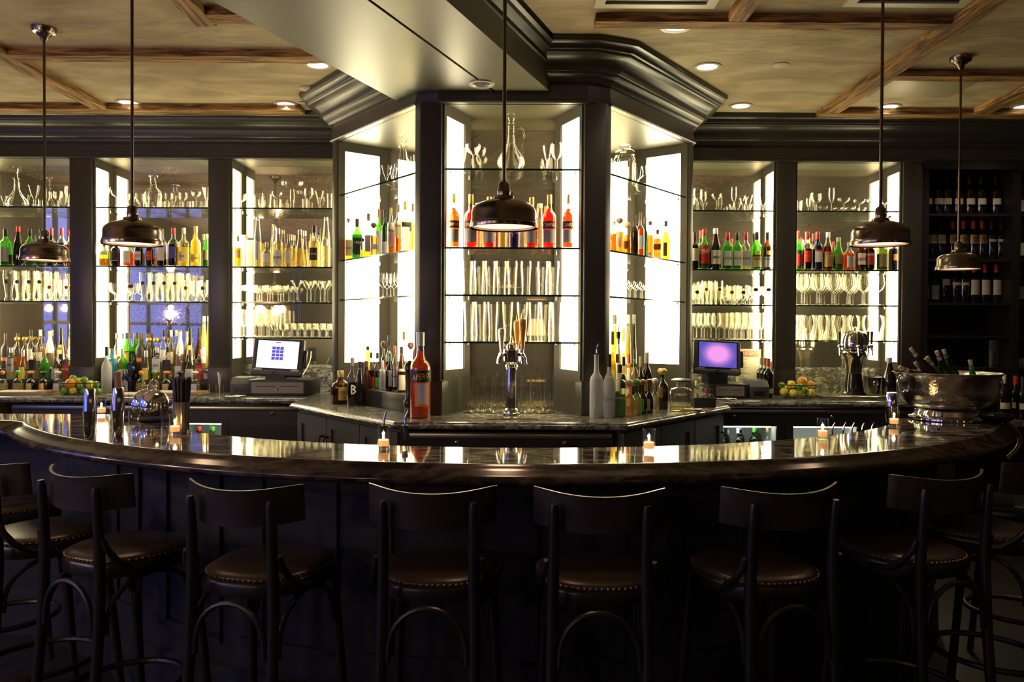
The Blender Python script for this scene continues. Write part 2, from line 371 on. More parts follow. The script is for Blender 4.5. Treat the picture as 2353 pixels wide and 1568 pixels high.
def post(poly, label, n=[0]):
    n[0] += 1
    b = MB().prism(poly, CT, SOF + .01)
    cx = sum(p[0] for p in poly) / len(poly); cyy = sum(p[1] for p in poly) / len(poly)
    pl = [(cx + (p[0] - cx) * 1.0 + math.copysign(.012, p[0] - cx), cyy + (p[1] - cyy) + math.copysign(.012, p[1] - cyy)) for p in poly]
    b.prism(pl, CT, 1.245); b.prism(pl, 1.245, 1.252)
    return struct(b.build('pillar_%d' % n[0], PAINT, smooth=False, bevel=.004))
post([(-3.409, YW), (-3.244, YW), (-3.244, 6.54), (-3.409, 6.54)], '')
post([(-2.337, YW), (-2.185, YW), (-2.185, 6.54), (-2.337, 6.54)], '')
post([(2.034, YW), (2.182, YW), (2.182, 6.54), (2.034, 6.54)], '')
post([(3.009, YW), (3.16, YW), (3.16, 6.60), (3.009, 6.60)], '')
for s in (-1, 1):
    p = [(s * .413, 4.65), (s * .43, 4.65), (s * .535, 4.66), (s * .572, 4.715), (s * .560, 4.75), (s * .292, 4.972)]
    post(p if s < 0 else p[::-1], '')
    p = [(s * 1.26, 5.64), (s * 1.226, 5.60), (s * 1.212, 5.628), (s * 1.21, 5.66), (s * .912, 5.872), (s * .93, 5.90), (s * 1.262, 6.5)]
    post(p if s < 0 else p[::-1], '')

# ---------------------------------------------------------------- glass shelves
LV = [2.478, 2.022, 1.747, 1.473]
SHN = {'c': 'central bay', 'al': 'angled bay adjoining the centre on its left', 'ar': 'angled bay adjoining the centre on its right', 'l3': 'bay above the white-screen till',
       'l2': 'second bay from the left', 'l1': 'leftmost bay', 'r4': 'bay above the purple-screen till', 'r5': 'bay beside the wine rack'}
ORD = ['top', 'second', 'third', 'lowest']
for k, (t, P0, P1, Q0, Q1, u, n) in BAY.items():
    for i, z in enumerate(LV):
        if i == 3 and k in ('l1', 'l2', 'al', 'ar'): continue
        e0 = P0 + u * .004 + n * .02; e1 = P1 - u * .004 + n * .02; g0 = Q0 - n * .015 + u * .004; g1 = Q1 - n * .015 - u * .004
        if k == 'c': e0 = P0 + n * .02 + u * .012; e1 = P1 + n * .02 - u * .012
        s = MB().prism([(p.x, p.y) for p in (e0, e1, g1, g0)], z - .006, z + .004).build('glass_shelf', SHELFG, smooth=False)
        tag(s, '%s clear glass shelf of the %s' % (ORD[i] if not (i == 2 and k in ('l1', 'l2', 'al', 'ar')) else 'lowest', SHN[k]), 'shelf', 'glass shelves of the back bar')
        MB().prism([(p.x, p.y) for p in (e0 - n * .003, e1 - n * .003, e1 + n * .001, e0 + n * .001)], z - .0065, z + .0045).build('front_edge', SHELFE, s, smooth=False)
        for e, g, sg in ((e0, g0, 1), (e1, g1, -1)):
            for f in (.12, .85): p = e + (g - e) * f + u * sg * .018; MB().lathe([(0, -.018), (.006, -.018), (.006, -.0065)], 8, (p.x, p.y, z)).build('shelf_pin', STEEL, s)

# ---------------------------------------------------------------- satin ceiling bulkhead running toward the camera
d = Vector((-.359, -.933)); d = Vector((-.385, -1.0)).normalized(); zb = EYE + 1.364
R0 = Vector((.250, 4.74)); L0 = Vector((-.675, 4.90)); S0 = Vector((-.07, 4.74))
def br(P, k): return P + d * k
Lk = 9.0
g = .008
un = Vector((-d.y, d.x))
if un.x < 0: un = -un
bk = MB()
poly = [br(R0, 0), br(R0, Lk), br(S0, Lk) + un * g, br(S0, 0) + un * g]; bk.prism([(p.x, p.y) for p in poly], zb, H)
poly = [br(S0, 0) - un * g, br(S0, Lk) - un * g, br(L0, Lk + .1), br(L0, 0)]; bk.prism([(p.x, p.y) for p in poly], zb, H)
struct(bk.build('ceiling_bulkhead', SOFF, smooth=False))
bt = MB(); sweep(bt, [br(R0, Lk), br(R0, 0)][::1], [(0, H - .11), (.012, H - .108), (.014, H - .085), (.05, H - .06), (.055, H - .04), (.075, H - .03), (.08, H)])
sweep(bt, [br(R0, 0), br(R0, Lk)], [(0, H - .11), (-.012, H - .108), (-.014, H - .085), (-.05, H - .06), (-.055, H - .04), (-.075, H - .03), (-.08, H)])
struct(bt.build('trim_2', PAINTD))

# ---------------------------------------------------------------- timber strips on the ceiling
def beamx(x0, x1, y, w_=.12, t=.042, label=''):
    m = MB(); n = max(4, int((x1 - x0) / .12)); vs = []; fs = []
    for i in range(n + 1):
        x = x0 + (x1 - x0) * i / n; j = [random.uniform(-.006, .006) for _ in range(4)]
        vs += [(x, y + j[0], H + .002), (x, y + j[1] + .003, H - t + j[3] * .5), (x, y + w_ + j[2], H - t + j[0] * .5), (x, y + w_ + j[2], H + .002)]
    for i in range(n):
        for k in range(3): a = i * 4 + k; fs.append((a, a + 1, a + 5, a + 4))
    fs += [(0, 3, 2, 1), (n * 4, n * 4 + 1, n * 4 + 2, n * 4 + 3)]; m.add(vs, fs)
    o = m.build('ceiling_timber', WOOD, smooth=False); tag(o, label, 'ceiling timber', 'reclaimed timbers on the ceiling'); return o
def beamy(x, y0, y1, w_=.12, t=.042, label=''):
    o = beamx(y0, y1, 0, w_, t, label)
    for v in o.data.vertices: v.co = (x + v.co.y, v.co.x, v.co.z)
    o.data.flip_normals(); o.data.materials[0] = WOODY; return o
beamx(-2.94, -1.0, 4.70, label='rough timber strip crossing the ceiling from the left post beam to the bulkhead')
beamx(-5.2, -1.54, 5.85, .13, label='rough timber strip along the crown moulding over the left bays')
beamy(-3.06, 3.6, 5.85, label='rough timber strip running toward the crown above the left bays')
beamx(-5.2, -3.07, 3.9, .12, label='rough timber strip at the far left, mostly beyond the picture')
beamx(.42, 2.24, 4.14, .10, label='rough timber strip crossing the ceiling right of the bulkhead, behind the square vent')
beamy(2.24, .5, 5.86, .12, label='long rough timber strip slanting up the right half of the ceiling')
beamx(2.36, 5.2, 4.99, .11, label='rough timber strip behind the right-hand pendant canopy')
beamx(2.24, 5.2, 5.85, .13, label='rough timber strip along the crown moulding over the wine rack')
beamy(3.33, 5.11, 5.85, .12, label='short rough timber strip above the wine rack')
beamy(1.09, .5, 4.14, .10, label='short rough timber strip meeting the crossing strip beside the square vent')
beamy(-1.66, .5, 4.24, .10, label='rough timber strip near the top edge left of the bulkhead')
beamx(-1.56, -.9, 4.08, .13, label='short rough timber strip butting against the bulkhead near the top edge')

# ---------------------------------------------------------------- downlights, plates, vents on the ceiling
LOCN = {0: 'partly hidden by the timber strip beside the bulkhead', 1: 'in front of the second bay from the left', 2: 'in front of the left end of the tower crown',
        3: 'just behind the timber strip right of the bulkhead', 4: 'nearest the slanted right crown of the tower', 5: 'above the till with a purple screen', 6: 'beside the long slanting timber strip', 7: 'at the right edge above the wine rack'}
for i, (px, py) in enumerate([(730, 149), (295, 235), (657, 239), (1554, 61), (1625, 153), (1702, 243), (2042, 245), (2352, 245)]):
    p = atz(px, py, H)
    t = thing('recessed_downlight', 'lit white recessed downlight ' + LOCN[i], 'downlight', (p.x, p.y, H), group='recessed ceiling downlights')
    MB().lathe([(.062, -.001), (.064, -.006), (.085, -.006), (.087, 0)], 28).build('trim_ring', mat('downlight_ring', (.42, .35, .24), .4), t)
    MB().lathe([(0, -.002), (.063, -.002)], 28).build('diffuser', DOWN, t)
    lamp('SPOT', (p.x, p.y, H - .012), 11, (1, .86, .66), size=.05, spot=R(118), blend=1)
p = atz(1107, 192, zb)
t = thing('recessed_downlight', 'unlit recessed downlight in the satin bulkhead above the centre bay', 'downlight', (p.x, p.y, zb))
MB().lathe([(.05, -.001), (.055, -.007), (.072, -.007), (.074, 0)], 28).build('trim_ring', mat('satin_ring', (.3, .28, .22), .35, .3), t)
MB().lathe([(0, -.0015), (.052, -.0015)], 28).build('lens', mat('unlit_lens', (.07, .065, .08), .2), t)
p = atz(707, 202, H); t = MB().lathe([(0, -.018), (.045, -.016), (.055, -.008), (.056, 0)], 24).build('ceiling_speaker', mat('tan_disc', (.5, .42, .3), .6), loc=(p.x, p.y, H))
tag(t, 'round flat tan disc on the ceiling beside the left tip of the tower crown', 'detector')
p = atz(1795, 149, H); t = thing('ceiling_speaker', 'small domed tan disc alone on the ceiling right of the tower', 'detector', (p.x, p.y, H))
MB().lathe([(0, -.010), (.03, -.009), (.046, -.004), (.048, 0)], 24).build('cover', mat('tan_disc'), t); MB().lathe([(.048, -.001), (.052, -.001), (.052, 0)], 24).build('rim', BLACK, t)
for px, py, l in ((703, 237, 'small square plate on the ceiling by the left tip of the crown'), (1647, 243, 'small square plate on the ceiling by the right tip of the crown')):
    p = atz(px, py, H); t = thing('ceiling_plate', l, 'cover plate', (p.x, p.y, H)); MB().box(-.04, .04, -.045, .045, -.006, 0).build('plate', mat('plate_tan', (.36, .29, .19), .6), t, bevel=.002)
    MB().lathe([(0, -.009), (.004, -.008), (.005, -.005)], 8).build('screw', STEEL, t)
p0 = atz(2120, 190, H); t = thing('access_panel', 'flat square access panel between the timbers above the wine rack', 'access panel', (2.72, 5.28, H))
MB().box(-.28, .28, -.24, .30, -.007, 0).build('panel', mat('panel_tan', (.40, .34, .22), .45), t, bevel=.002)
for (x, y, l) in ((.70, 3.75, 'square recessed air vent at the top edge right of the bulkhead'), (1.93, 3.72, 'square recessed air vent at the top edge beside the long slanting timber')):
    t = thing('air_vent', l, 'air vent', (x, y, H)); fr_ = MB()
    for a in ((-.30, .30, -.30, -.25), (-.30, .30, .25, .30), (-.30, -.25, -.25, .25), (.25, .30, -.25, .25)): fr_.box(a[0], a[1], a[2], a[3], -.012, 0)
    fr_.build('vent_frame', mat('vent_white', (.48, .43, .32), .45), t, smooth=False)
    MB().box(-.19, .19, -.19, .19, -.014, -.004).build('face_panel', mat('vent_white'), t, bevel=.01); MB().box(-.25, .25, -.25, .25, -.002, 0).build('dark_slot', BLACK, t, smooth=False)

# ---------------------------------------------------------------- back counters
def counter(front, name, label, yb):
    b = MB(); prof = [(-.30, CT), (-.015, CT), (-.006, CT - .004), (-.002, CT - .012), (.004, CT - .016), (.006, CT - .024), (.0, CT - .036), (-.012, CT - .042), (-.3, CT - .042)]
    sweep(b, front, prof[1:]); return b
fr = [(-1.475, 6.3), (-1.475, 5.36), (-.635, 4.31), (.625, 4.31), (1.455, 5.36), (1.455, 6.3)]
b = counter(fr, '', '', 0); inner = offs(fr, -.015); b.prism([(p.x, p.y) for p in inner][::-1], CT - .042, CT)
tag(b.build('stone_countertop', GRANB, smooth=False), 'veined dark stone countertop wrapping the tower with angled corners', 'countertop')
for x0, x1, l in ((XL, -1.47, 'straight stone countertop under the left bays'), (1.45, 3.28, 'straight stone countertop under the right bays')):
    f2 = [(x0, 5.72), (x1, 5.72)]; b = counter(f2, '', '', 0); b.box(x0, x1, 5.735, 6.53, CT - .042, CT)
    tag(b.build('stone_countertop', GRANB, smooth=False), l, 'countertop')
# cabinets and coolers below
STRIP = mat('stainless_strip', (.42, .40, .36), .3, 1)
def knob(par, x, y, z): MB().lathe([(.0, 0), (.008, 0), (.012, .004), (.012, .010), (.008, .012)], 14).build('lock', CHROME, par, loc=(x, y, z)).rotation_euler = (PI / 2, 0, 0)
def cooler(x0, x1, y, label, doors, lit, locks):
    t = thing('bar_cooler', label, 'cooler', (0, 0, 0))
    b = MB()
    if lit:
        b.box(x0, x1, y, y + .02, .90, CT - .06)
        es = [x0] + [v for a in lit for v in a[:2]] + [x1]
        for i in range(0, len(es), 2): b.box(es[i], es[i + 1], y, y + .02, .1, .90)
        for a in lit: b.box(a[0], a[1], y, y + .02, .86, .90); b.box(a[0], a[1], y, y + .02, .1, .2)
        b.box(x0, x1, y + .42, y + .44, .1, CT - .06)
    else: b.box(x0, x1, y, y + .5, .1, CT - .06)
    b.build('cabinet_body', BLACKP, t, smooth=False)
    MB().box(x0 + .01, x1 - .01, y - .014, y, .955, .982).build('steel_strip', STRIP, t, bevel=.002)
    for a in lit:
        i = MB(); a0, a1 = a[:2]
        i.quad((a0, y + .40, .2), (a1, y + .40, .2), (a1, y + .40, .86), (a0, y + .40, .86)); i.quad((a0, y + .02, .2), (a0, y + .4, .2), (a0, y + .4, .86), (a0, y + .02, .86)); i.quad((a1, y + .02, .2), (a1, y + .4, .2), (a1, y + .4, .86), (a1, y + .02, .86))
        i.quad((a0, y + .02, .60), (a1, y + .02, .60), (a1, y + .4, .60), (a0, y + .4, .60))
        i.build('lit_interior', COOLW, t, smooth=False)
        MB().box(a0 + .02, a1 - .02, y + .06, y + .09, .845, .858).build('light_tube', emitmat('cooler_tube', (.92, 1, .95), 6), t, smooth=False)
        MB().box(a0, a1, y + .004, y + .008, .2, .86).build('glass_door', GLT, t, smooth=False)
    for x in doors: MB().box(x - .003, x + .003, y - .003, y, .2, .90).build('door_gap', BLACK, t, smooth=False)
    for x in locks: knob(t, x, y - .001, .932)
    return t
cooler(-3.6, -1.44, 5.79, 'black back bar cooler with one lit glass door under the left counter', [-2.04], [(-2.39, -2.09)], [-2.95, -1.72])
cooler(1.44, 3.2, 5.79, 'back bar cooler with lit glass doors under the right counter', [1.965], [(1.475, 1.91), (2.03, 2.49)], [1.6, 2.3])
cooler(-.565, .555, 4.375, 'black cooler below the centre of the tower counter', [0.0], [], [-.295, .29])
CAB = mat('grey_cabinet_paint', (.085, .080, .066), .4)
def angcab(A, B, label, doors):
    A, B = Vector(A), Vector(B); u = (B - A).normalized(); n = Vector((-u.y, u.x)); n = n if n.y > 0 else -n; L = (B - A).length; ang = math.atan2(u.y, u.x)
    t = thing('base_cabinet', label, 'cabinet', (A.x, A.y, 0), ang)
    b = MB().box(0, L, .02, .06, .1, CT - .043); b.build('cabinet_body', CAB, t, smooth=False)
    w_ = L / doors
    for i in range(doors):
        x0, x1 = i * w_ + .004, (i + 1) * w_ - .004; z0, z1 = .14, CT - .065; q = .065
        dd = MB(); dd.box(x0, x0 + q, 0, .02, z0, z1).box(x1 - q, x1, 0, .02, z0, z1).box(x0 + q, x1 - q, 0, .02, z0, z0 + q).box(x0 + q, x1 - q, 0, .02, z1 - q, z1).box(x0 + q, x1 - q, .012, .02, z0 + q, z1 - q)
        door = dd.build('cabinet_door', CAB, t, smooth=False)
        hx = x1 - .028 if i % 2 == 0 else x0 + .028
        hp = [(hx, 0, .87), (hx, -.028, .865), (hx, -.036, .84), (hx, -.036, .78), (hx, -.028, .745), (hx, 0, .74)]
        MB().tube(hp, .007, 8).build('handle', BRONZE, door)
    return t
angcab((-1.44, 5.40), (-.62, 4.375), 'grey panelled cabinet with arched handles under the tower counter, left of the centre cooler', 3)
angcab((.61, 4.375), (1.425, 5.40), 'grey panelled cabinet under the tower counter, right of the centre cooler', 3)

# ---------------------------------------------------------------- curved bar
A_F, B_F, A_B, B_B, YC = 2.65, 2.27, 2.20, 1.88, 4.93; ZB = EYE - .45
def ell(a, b_, x): return YC - b_ * math.sqrt(max(0, 1 - (x / a) ** 2))
def ellpts(a, b_, ang0, ang1, n):
    return [(a * math.sin(t), YC - b_ * math.cos(t)) for t in [ang0 + (ang1 - ang0) * i / n for i in range(n + 1)]]
tl = -math.asin(2.255 / A_F); tr_ = math.acos((YC - 4.15) / B_F)
F_ = ellpts(A_F, B_F, tl, tr_, 72); tb = math.acos((YC - 4.15) / B_B)
B_ = ellpts(A_B, B_B, -tb, tb, 60)
left = [(-3.4, 3.83), (-2.9, 3.83), (-2.62, 3.83), (-2.46, 3.825), (-2.36, 3.81), (-2.30, 3.78)]
front = left + F_
top = front + [(2.46, 4.16)] + B_[::-1][0:] + [(-2.2, 4.15), (-3.4, 4.15)]
b = MB()
bm = bmesh.new(); vs = [bm.verts.new((x, y, ZB)) for x, y in top]; bm.faces.new(vs); bmesh.ops.triangulate(bm, faces=bm.faces[:])
me = bpy.data.meshes.new('bar_top'); bm.to_mesh(me); bm.free(); me.materials.append(GRAN)
bar = thing('curved_bar', 'long curved bar with polished dark stone top sweeping across the room', 'bar counter')
sl = ob('stone_top', me, bar)
m = MB(); sweep(m, B_, [(0, ZB), (.006, ZB - .004), (.008, ZB - .02), (.004, ZB - .036), (-.05, ZB - .036)]); m.v = [(x, y, z) for x, y, z in m.v]; m.build('back_edge', NOSE, bar)
m = MB(); sweep(m, front, [(0, ZB - .002), (.0, ZB + .003), (.006, ZB + .006), (.014, ZB + .004), (.022, ZB - .004), (.040, ZB - .014), (.062, ZB - .024), (.070, ZB - .028), (.078, ZB - .038), (.077, ZB - .05), (.066, ZB - .058), (.05, ZB - .06), (-.30, ZB - .06)])
m.build('moulded_nosing', NOSE, bar, ang=50)
die = [(x, y + .02) for x, y in left[:4]] ; 
D_ = ellpts(A_F - .27, B_F - .27, -math.asin(2.0 / (A_F - .27)), math.acos((YC - 4.15) / (B_F - .27)), 48)
dfront = [(-3.4, 4.05), (-2.35, 4.05)] + D_[2:]
m = MB(); sweep(m, dfront, [(0, ZB - .05), (0, .22), (.02, .21), (.025, .0)]); m.build('front_wall', NAVY, bar, ang=60)
pm = MB(); nP = 9
for i in range(nP):
    k0 = 3 + int(i * (len(D_) - 5) / nP); k1 = 3 + int((i + 1) * (len(D_) - 5) / nP) - 1
    seg = D_[k0:k1 + 1]
    for za, zb2 in ((.98, ZB - .08), (.30, .345)): sweep(pm, seg, [(.0, za), (.014, za + .003), (.014, zb2 - .003), (0, zb2)])
    for e in (seg[:2], seg[-2:]):
        t0, t1 = Vector(e[0]), Vector(e[1]); u = (t1 - t0).normalized(); c = t0 + u * .03 if e is seg[:2] else t1 - u * .03
        pm.obox((c.x + u.y * .006, c.y - u.x * .006, .66), (u.x * .03, u.y * .03, 0), (u.y * .008, -u.x * .008, 0), (0, 0, .345))
pm.build('panel_frame', NAVY, bar, smooth=False)
# ---------------------------------------------------------------- bottles: colours and shapes
def tint(name, col, body=.25, gloss=.04):
    if name in MATS: return MATS[name]
    m = bpy.data.materials.new(name); m.use_nodes = True; nt = m.node_tree; nt.nodes.clear()
    out = nt.nodes.new('ShaderNodeOutputMaterial'); a = nt.nodes.new('ShaderNodeMixShader'); b2 = nt.nodes.new('ShaderNodeMixShader'); b3 = nt.nodes.new('ShaderNodeMixShader')
    tr = nt.nodes.new('ShaderNodeBsdfTransparent'); tr.inputs[0].default_value = (*col, 1)
    df = nt.nodes.new('ShaderNodeBsdfDiffuse'); df.inputs[0].default_value = (*col, 1); tl_ = nt.nodes.new('ShaderNodeBsdfTranslucent'); tl_.inputs[0].default_value = (*col, 1)
    gl = nt.nodes.new('ShaderNodeBsdfGlossy'); gl.inputs['Roughness'].default_value = gloss; fr = schlick(nt)
    a.inputs[0].default_value = .6; nt.links.new(df.outputs[0], a.inputs[1]); nt.links.new(tl_.outputs[0], a.inputs[2])
    b2.inputs[0].default_value = body; nt.links.new(tr.outputs[0], b2.inputs[1]); nt.links.new(a.outputs[0], b2.inputs[2])
    nt.links.new(fr.outputs[0], b3.inputs[0]); nt.links.new(b2.outputs[0], b3.inputs[1]); nt.links.new(gl.outputs[0], b3.inputs[2]); nt.links.new(b3.outputs[0], out.inputs[0])
    MATS[name] = m; return m
GC = {'clear': GL, 'green': tint('green_bottle_glass', (.20, .62, .10)), 'dgreen': tint('dark_green_glass', (.045, .14, .03), .3), 'brown': tint('brown_bottle_glass', (.22, .09, .02), .3),
      'black': mat('near_black_glass', (.010, .008, .007), .08, spec=.7), 'frost': GLF, 'blue': tint('pale_blue_glass', (.25, .55, .72), .3), 'matte': mat('matte_brown_glaze', (.05, .04, .032), .45),
      'white': mat('white_painted_glass', (.75, .74, .68), .3), 'olive': tint('olive_glass', (.35, .42, .08), .3), 'navy': mat('navy_glass', (.012, .012, .05), .08)}
LQ = {'amber': tint('amber_spirit', (.86, .38, .05), .30), 'orange': tint('orange_spirit', (.93, .24, .025), .24), 'campari': tint('red_bitter', (.86, .085, .014), .34), 'dark': tint('dark_liqueur', (.05, .012, .008), .4),
      'yellow': tint('yellow_liqueur', (.95, .78, .06), .35), 'gold': tint('pale_gold_spirit', (.93, .84, .52), .12), 'green': tint('green_liqueur', (.25, .42, .03), .4), 'redbrown': tint('red_brown_amaro', (.30, .05, .02), .4)}
CC = {'red': (.55, .03, .02), 'black': (.012, .012, .012), 'white': (.75, .73, .66), 'gold': (.62, .42, .13), 'cork': (.50, .36, .20), 'brown': (.14, .07, .035), 'grey': (.30, .29, .28), 'yellow': (.80, .66, .06),
      'cream': (.68, .60, .42), 'green': (.10, .42, .05), 'blue': (.04, .05, .30), 'tan': (.55, .40, .22), 'orange': (.80, .26, .06), 'lilac': (.60, .55, .66), 'olive': (.22, .17, .07), 'silver': (.55, .54, .52), 'rust': (.50, .16, .05), 'peach': (.72, .42, .24), 'dgreen': (.05, .18, .05)}
def cm(c): return mat(c + '_finish', CC[c], .42, metal=.6 if c in ('gold', 'silver') else 0)
ST = {'wine': ([(0, 0), (.93, 0), (1, .025), (1, .58), (.985, .61), (.93, .64), (.80, .67), (.62, .70), (.47, .73), (.39, .77), (.37, .80), (.36, .985), (.36, 1)], 0, .80),
      'spirit': ([(0, 0), (.93, 0), (1, .02), (1, .56), (.985, .59), (.93, .62), (.82, .65), (.64, .675), (.48, .70), (.38, .74), (.34, .80), (.34, 1)], 0, .84),
      'slope': ([(0, 0), (.93, 0), (1, .02), (1, .42), (.92, .52), (.62, .68), (.42, .79), (.36, .86), (.36, 1)], 0, .86),
      'slim': ([(0, 0), (.93, 0), (1, .02), (1, .45), (.90, .60), (.62, .78), (.50, .92), (.50, 1)], 0, .90),
      'round': ([(0, 0), (.86, 0), (.96, .03), (1, .22), (.96, .38), (.80, .50), (.50, .58), (.30, .62), (.26, .70), (.26, .86)], 0, .80),
      'squat': ([(0, 0), (.93, 0), (1, .03), (1, .50), (.985, .54), (.93, .58), (.80, .625), (.60, .665), (.42, .70), (.33, .74), (.30, .80), (.30, 1)], 0, .80),
      'square': ([(0, 0), (.95, 0), (1, .02), (1, .62), (.90, .68), (.42, .72), (.38, .76), (.36, 1)], 6, .84),
      'cone': ([(0, 0), (.95, 0), (1, .03), (.95, .15), (.62, .45), (.42, .66), (.30, .80), (.30, 1)], 0, .86),
      'bell': ([(0, 0), (.9, 0), (1, .03), (.97, .20), (.72, .46), (.46, .62), (.34, .72), (.34, 1)], 0, .78),
      'tri': ([(0, 0), (.95, 0), (1, .02), (1, .50), (.70, .66), (.40, .76), (.34, .80), (.34, 1)], 5, .84)}
def rad_at(prof, z):
    for (r0, z0), (r1, z1) in zip(prof, prof[1:]):
        if z0 <= z <= z1 and z1 > z0: return r0 + (r1 - r0) * (z - z0) / (z1 - z0)
    return prof[-1][0]
_bm = {}
def bottle(x, y, zb, h, w_, style='spirit', glass='clear', liq=None, lev=.7, cap='black', labels=(), text=None, tcol='black', th=.035, tz=None, captype='cyl', name='liquor_bottle', label='', group=None, rz=0, slant=0, pour=False):
    prof, sq, cz = ST[style]; r = w_ / 2; P = [(a * r, z * h) for a, z in prof]
    k = (style, round(r, 3), round(h, 2), glass)
    if k not in _bm: _bm[k] = MB().lathe(P, 22, sq=sq).mesh(name, GC[glass])
    o = ob(name, _bm[k], None, (x, y, zb), rz); tag(o, label, 'bottle', group)
    if liq:
        q = [(a * r * .93, z * h) for a, z in prof if z <= lev]; q[0] = (0, .006); q[1] = (q[1][0], .006); rl = rad_at(prof, lev) * r * .93
        q += [(rl, lev * h), (0, lev * h)]; kk = k + (liq, lev)
        if kk not in _bm: _bm[kk] = MB().lathe(q, 20, sq=sq).mesh('liquid', LQ[liq])
        ob('liquid', _bm[kk], o)
    if cap:
        rt = max(prof[-1][0] * r * 1.12, .009); z0 = cz * h; z1 = h * 1.0
        if captype == 'ball': pr = None; c_ = MB().ball((0, 0, h * (.90 if style != 'slim' else .965)), h * (.105 if style != 'slim' else .035), 14).build('stopper', cm(cap), o)
        elif captype == 'cork': c_ = MB().lathe([(rt * .9, h * .95), (rt * 1.5, h * .95), (rt * 1.5, h * 1.0), (0, h * 1.0)], 14).build('stopper', cm(cap), o); MB().lathe([(rt * .85, h * .90), (rt * .85, h * .955)], 12).build('cork_neck', cm('cork'), o)
        elif captype == 'mush': c_ = MB().lathe([(rt * .9, h * .84), (rt * 1.1, h * .86), (rt * 2.2, h * .90), (rt * 2.3, h * .94), (rt * 1.6, h * .985), (0, h)], 16).build('stopper', cm(cap), o)
        else: c_ = MB().lathe([(rt, z0), (rt, z1 - .002), (rt * .92, z1), (0, z1)], 14).build('cap', cm(cap), o)
    if pour:
        MB().lathe([(.011, h * .93), (.013, h), (.014, h + .004), (.006, h + .008), (0, h + .008)], 12).build('pourer_collar', cm('black'), o)
        MB().tube([(0, 0, h), (0, 0, h + .025), (.004, 0, h + .045), (.012, 0, h + .062)], [.005, .0045, .004, .003], 8).build('pour_spout', CHROME, o)
    lab = None
    for (za, zc, c, half) in labels:
        m = MB(); n = 12; rows = 4; vs = []; fs = []
        for j in range(rows + 1):
            z = za + (zc - za) * j / rows; rr = rad_at(prof, z) * r
            for i in range(n + 1):
                a = -half + 2 * half * i / n
                if sq: q = (abs(math.sin(a)) ** sq + abs(math.cos(a)) ** sq) ** (-1 / sq) * rr
                else: q = rr
                q += .0012; vs.append((q * math.sin(a), -q * math.cos(a), z * h))
        for j in range(rows):
            for i in range(n): fs.append((j * (n + 1) + i, j * (n + 1) + i + 1, (j + 1) * (n + 1) + i + 1, (j + 1) * (n + 1) + i))
        m.add(vs, fs); L_ = m.build('label', cm(c), o); lab = lab or L_
    if text:
        z = (tz if tz is not None else (labels[0][0] + labels[0][1]) / 2) if (tz is not None or labels) else .35
        rr = rad_at(prof, z) * r
        wd = min(len(text) * th * .62, 2.2 * rr)
        lettering(text, wd, th, cm(tcol), lab or o, (0, -rr - .0025 if sq else 0, z * h), 0 if sq else rr + .0022, slant)
    return o
NUM = 'first second third fourth fifth sixth seventh eighth ninth tenth eleventh twelfth thirteenth fourteenth fifteenth sixteenth seventeenth eighteenth nineteenth twentieth'.split()
def rowof(items, Yf, zb, where, name='liquor_bottle', group=None, rz=0):
    """items: (px, top y, width px, style, glass, liquid, level, cap, labels, text, description, extra)"""
    items = sorted(items, key=lambda a: a[0])
    for i, it in enumerate(items):
        px, ty, wp, style, glass, liq, lev, cap, labels, text, desc = it[:11]; ex = it[11] if len(it) > 11 else {}
        ex = dict(ex); dy = ex.pop('dy', 0)
        if callable(Yf): X, Y = Yf(px, dy)
        else: Y = Yf + dy; X = at(px, 780, Y).x
        z = ex.pop('z', zb); h = at(px, ty, Y).z - z
        bottle(X, Y, z, h, wp * Y / F / math.sqrt(1 + ((px - 1177) / F) ** 2), style, glass, liq, lev, cap, labels, text, label='%s, %s along, %s' % (desc, NUM[min(i, 19)], where), name=name, group=group, rz=ex.pop('rz', rz), **ex)
def onfront(bay, inset):
    t, P0, P1, Q0, Q1, u, n = BAY[bay]
    def f(px, dy=0):
        A = P0 + n * (inset + dy); k = (px - 1176.5) / F * 1.0
        # A + s*u, x = k*y
        s = (k * A.y - A.x) / (u.x - k * u.y); p = A + u * s; return p.x, p.y
    return f
Lb = lambda a, b_, c, h=1.05: (a, b_, c, h)

# ---- centre bay, second shelf: the red bitters
for i, (px, ty) in enumerate([(1041, 446), (1082, 447), (1124, 453), (1221, 454), (1262, 448), (1307, 448)]):
    Y = 4.76; X = at(px, 560, Y).x; z = LV[1] + .005
    nm = ['against the left glowing panel', 'second from the left', 'half behind the pendant shade, left side', 'half behind the pendant shade, right side', 'second from the right', 'against the right glowing panel'][i]
    bottle(X, Y, z, at(px, ty, Y).z - z, .078, 'spirit', 'clear', 'campari', .74, 'gold', [Lb(.36, .50, 'black', 1.35), Lb(.10, .345, 'grey', 1.0)], 'CAMPARI', 'peach', .024, .43, label='bright red aperitif bottle on the centre bay, ' + nm, group='red aperitif bottles of the centre bay')
Y = 4.84
bottle(at(1182, 560, Y).x, Y, LV[1] + .005, .30, .075, 'spirit', 'navy', None, .7, 'gold', [Lb(.3, .5, 'blue')], label='dark blue bottle behind the centre pendant shade among red bottles')
for i, px in enumerate((1098, 1155, 1200, 1240)): bottle(at(px, 560, 4.92).x, 4.92, LV[1] + .005, .29, .062, 'slim', 'clear', 'gold', .7, 'cork', (), label='pale bottle, %s in the hidden row behind the red bottles' % NUM[i])
